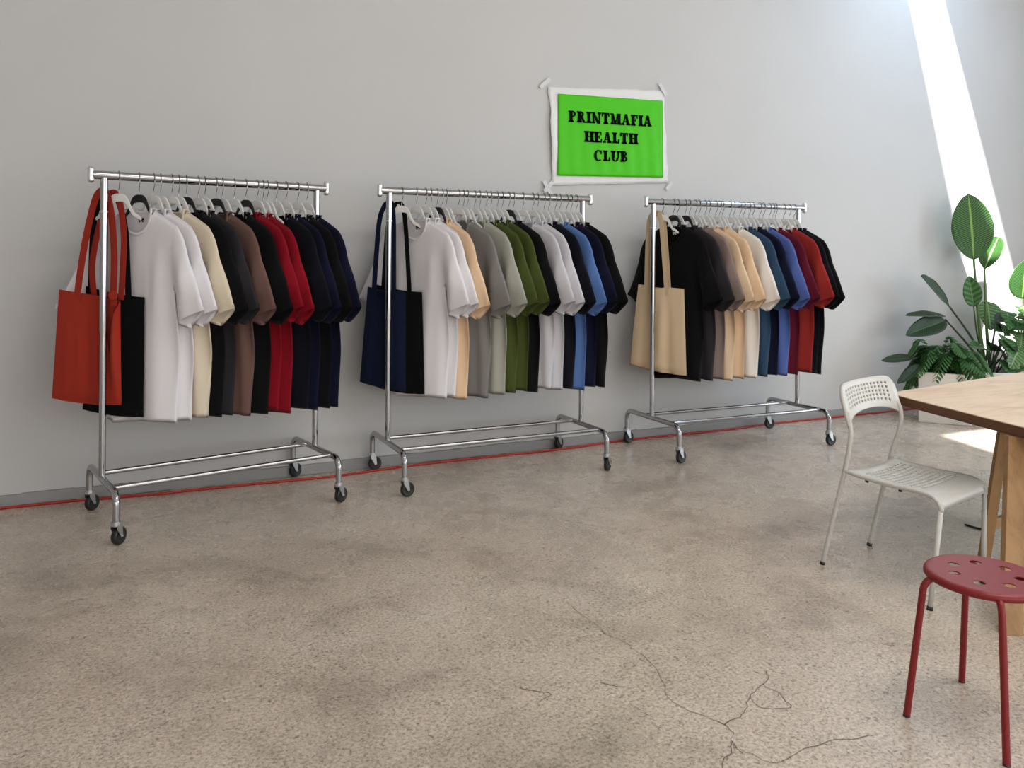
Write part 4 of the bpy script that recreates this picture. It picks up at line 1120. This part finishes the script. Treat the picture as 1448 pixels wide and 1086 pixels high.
st_ = [(-.02, 0, .42), (-.14, -.05, .56), (-.24, -.08, .55)]
stem_obj(st_, .005, .004, M_stemd, fern); stem_obj([(-.02, -.02, .42), (-.12, -.08, .53), (-.20, -.12, .50)], .005, .004, M_stemd, fern)

# lobed philodendron in the second round planter
qx, qy = 7.97, -.52
phil = empty('potted_philodendron', (qx, qy, 0), 0, 'sprawling potted plant with pale lobed leaves beyond the plywood table', 'potted plant')
pot(phil, [(.17, 0), (.20, .02), (.245, .28), (.255, .36), (.250, .37), (.235, .37), (.226, .33)], soil=(.226, .31))
rnd = random.Random(12)
spots = [(-.36, .86, .30), (-.20, .98, .26), (-.05, .74, .32), (-.42, .62, .30), (-.22, .50, .34), (.10, .92, .30), (-.30, .74, .24), (-.10, .60, .26), (.02, .45, .3), (-.46, .46, .22), (-.16, .84, .24), (.16, .66, .3), (-.34, .98, .2), (.22, .84, .26), (-.40, .80, .2), (-.28, .60, .24), (-.12, .92, .22), (-.50, .70, .2), (-.24, .40, .26), (-.02, .86, .26), (-.44, .94, .18), (-.36, .50, .2)]
for k, (dx, z, w) in enumerate(spots):
    y0 = rnd.uniform(-.16, .10); a = rnd.uniform(-.5, .5)
    p1 = (dx, y0, z); p2 = (dx + rnd.uniform(-.20, .06), y0 - rnd.uniform(.06, .16), z - rnd.uniform(.02, .18))
    leaf_obj('leaf', [((p1, p2, w, (-.5 + a, -.8, .75)), dict(curl=.18, fold_=.22, shape=.62, lobes=3 if k % 3 else 4, twist=.5 * sin(k * 2.3), nU=8, nV=26))], M_phil if k % 4 else M_fern, phil)
    stem_obj([(rnd.uniform(-.08, .06), rnd.uniform(-.06, .06), .315), (dx * .45, y0 * .5, z * .8), p1], .007, .004, M_stem, phil)
leaf_obj('leaf', [(((-.10, .12, 1.05), (-.14, .05, 1.42), .30, (-.6, -.75, .2)), dict(curl=.08, fold_=.4, nU=10, nV=20)), (((.02, .10, 1.10), (.26, .02, 1.44), .30, (-.6, -.75, .2)), dict(curl=.08, fold_=.3, nU=10, nV=20)), (((.12, .06, 1.02), (.05, .0, 1.30), .28, (-.6, -.75, .2)), dict(curl=.08, fold_=.3, nU=10, nV=20))], M_strel, phil, 'broad dark leaves at the top')
for p in ((-.10, .12, 1.05), (.02, .10, 1.10), (.12, .06, 1.02)):
    stem_obj([(0, 0, .315), (-.22 + p[0] * .3, .05, .72), p], .010, .006, M_stem, phil)
leaf_obj('bract', [(((-.16, -.20, .44), (-.02, -.24, .50), .10, (-.3, -.8, .5)), dict(curl=.1, fold_=.3)), (((-.05, -.2, .40), (.08, -.26, .47), .10, (-.3, -.8, .5)), dict(curl=.1, fold_=.3))], M_flower, phil, 'orange bracts low among the leaves')
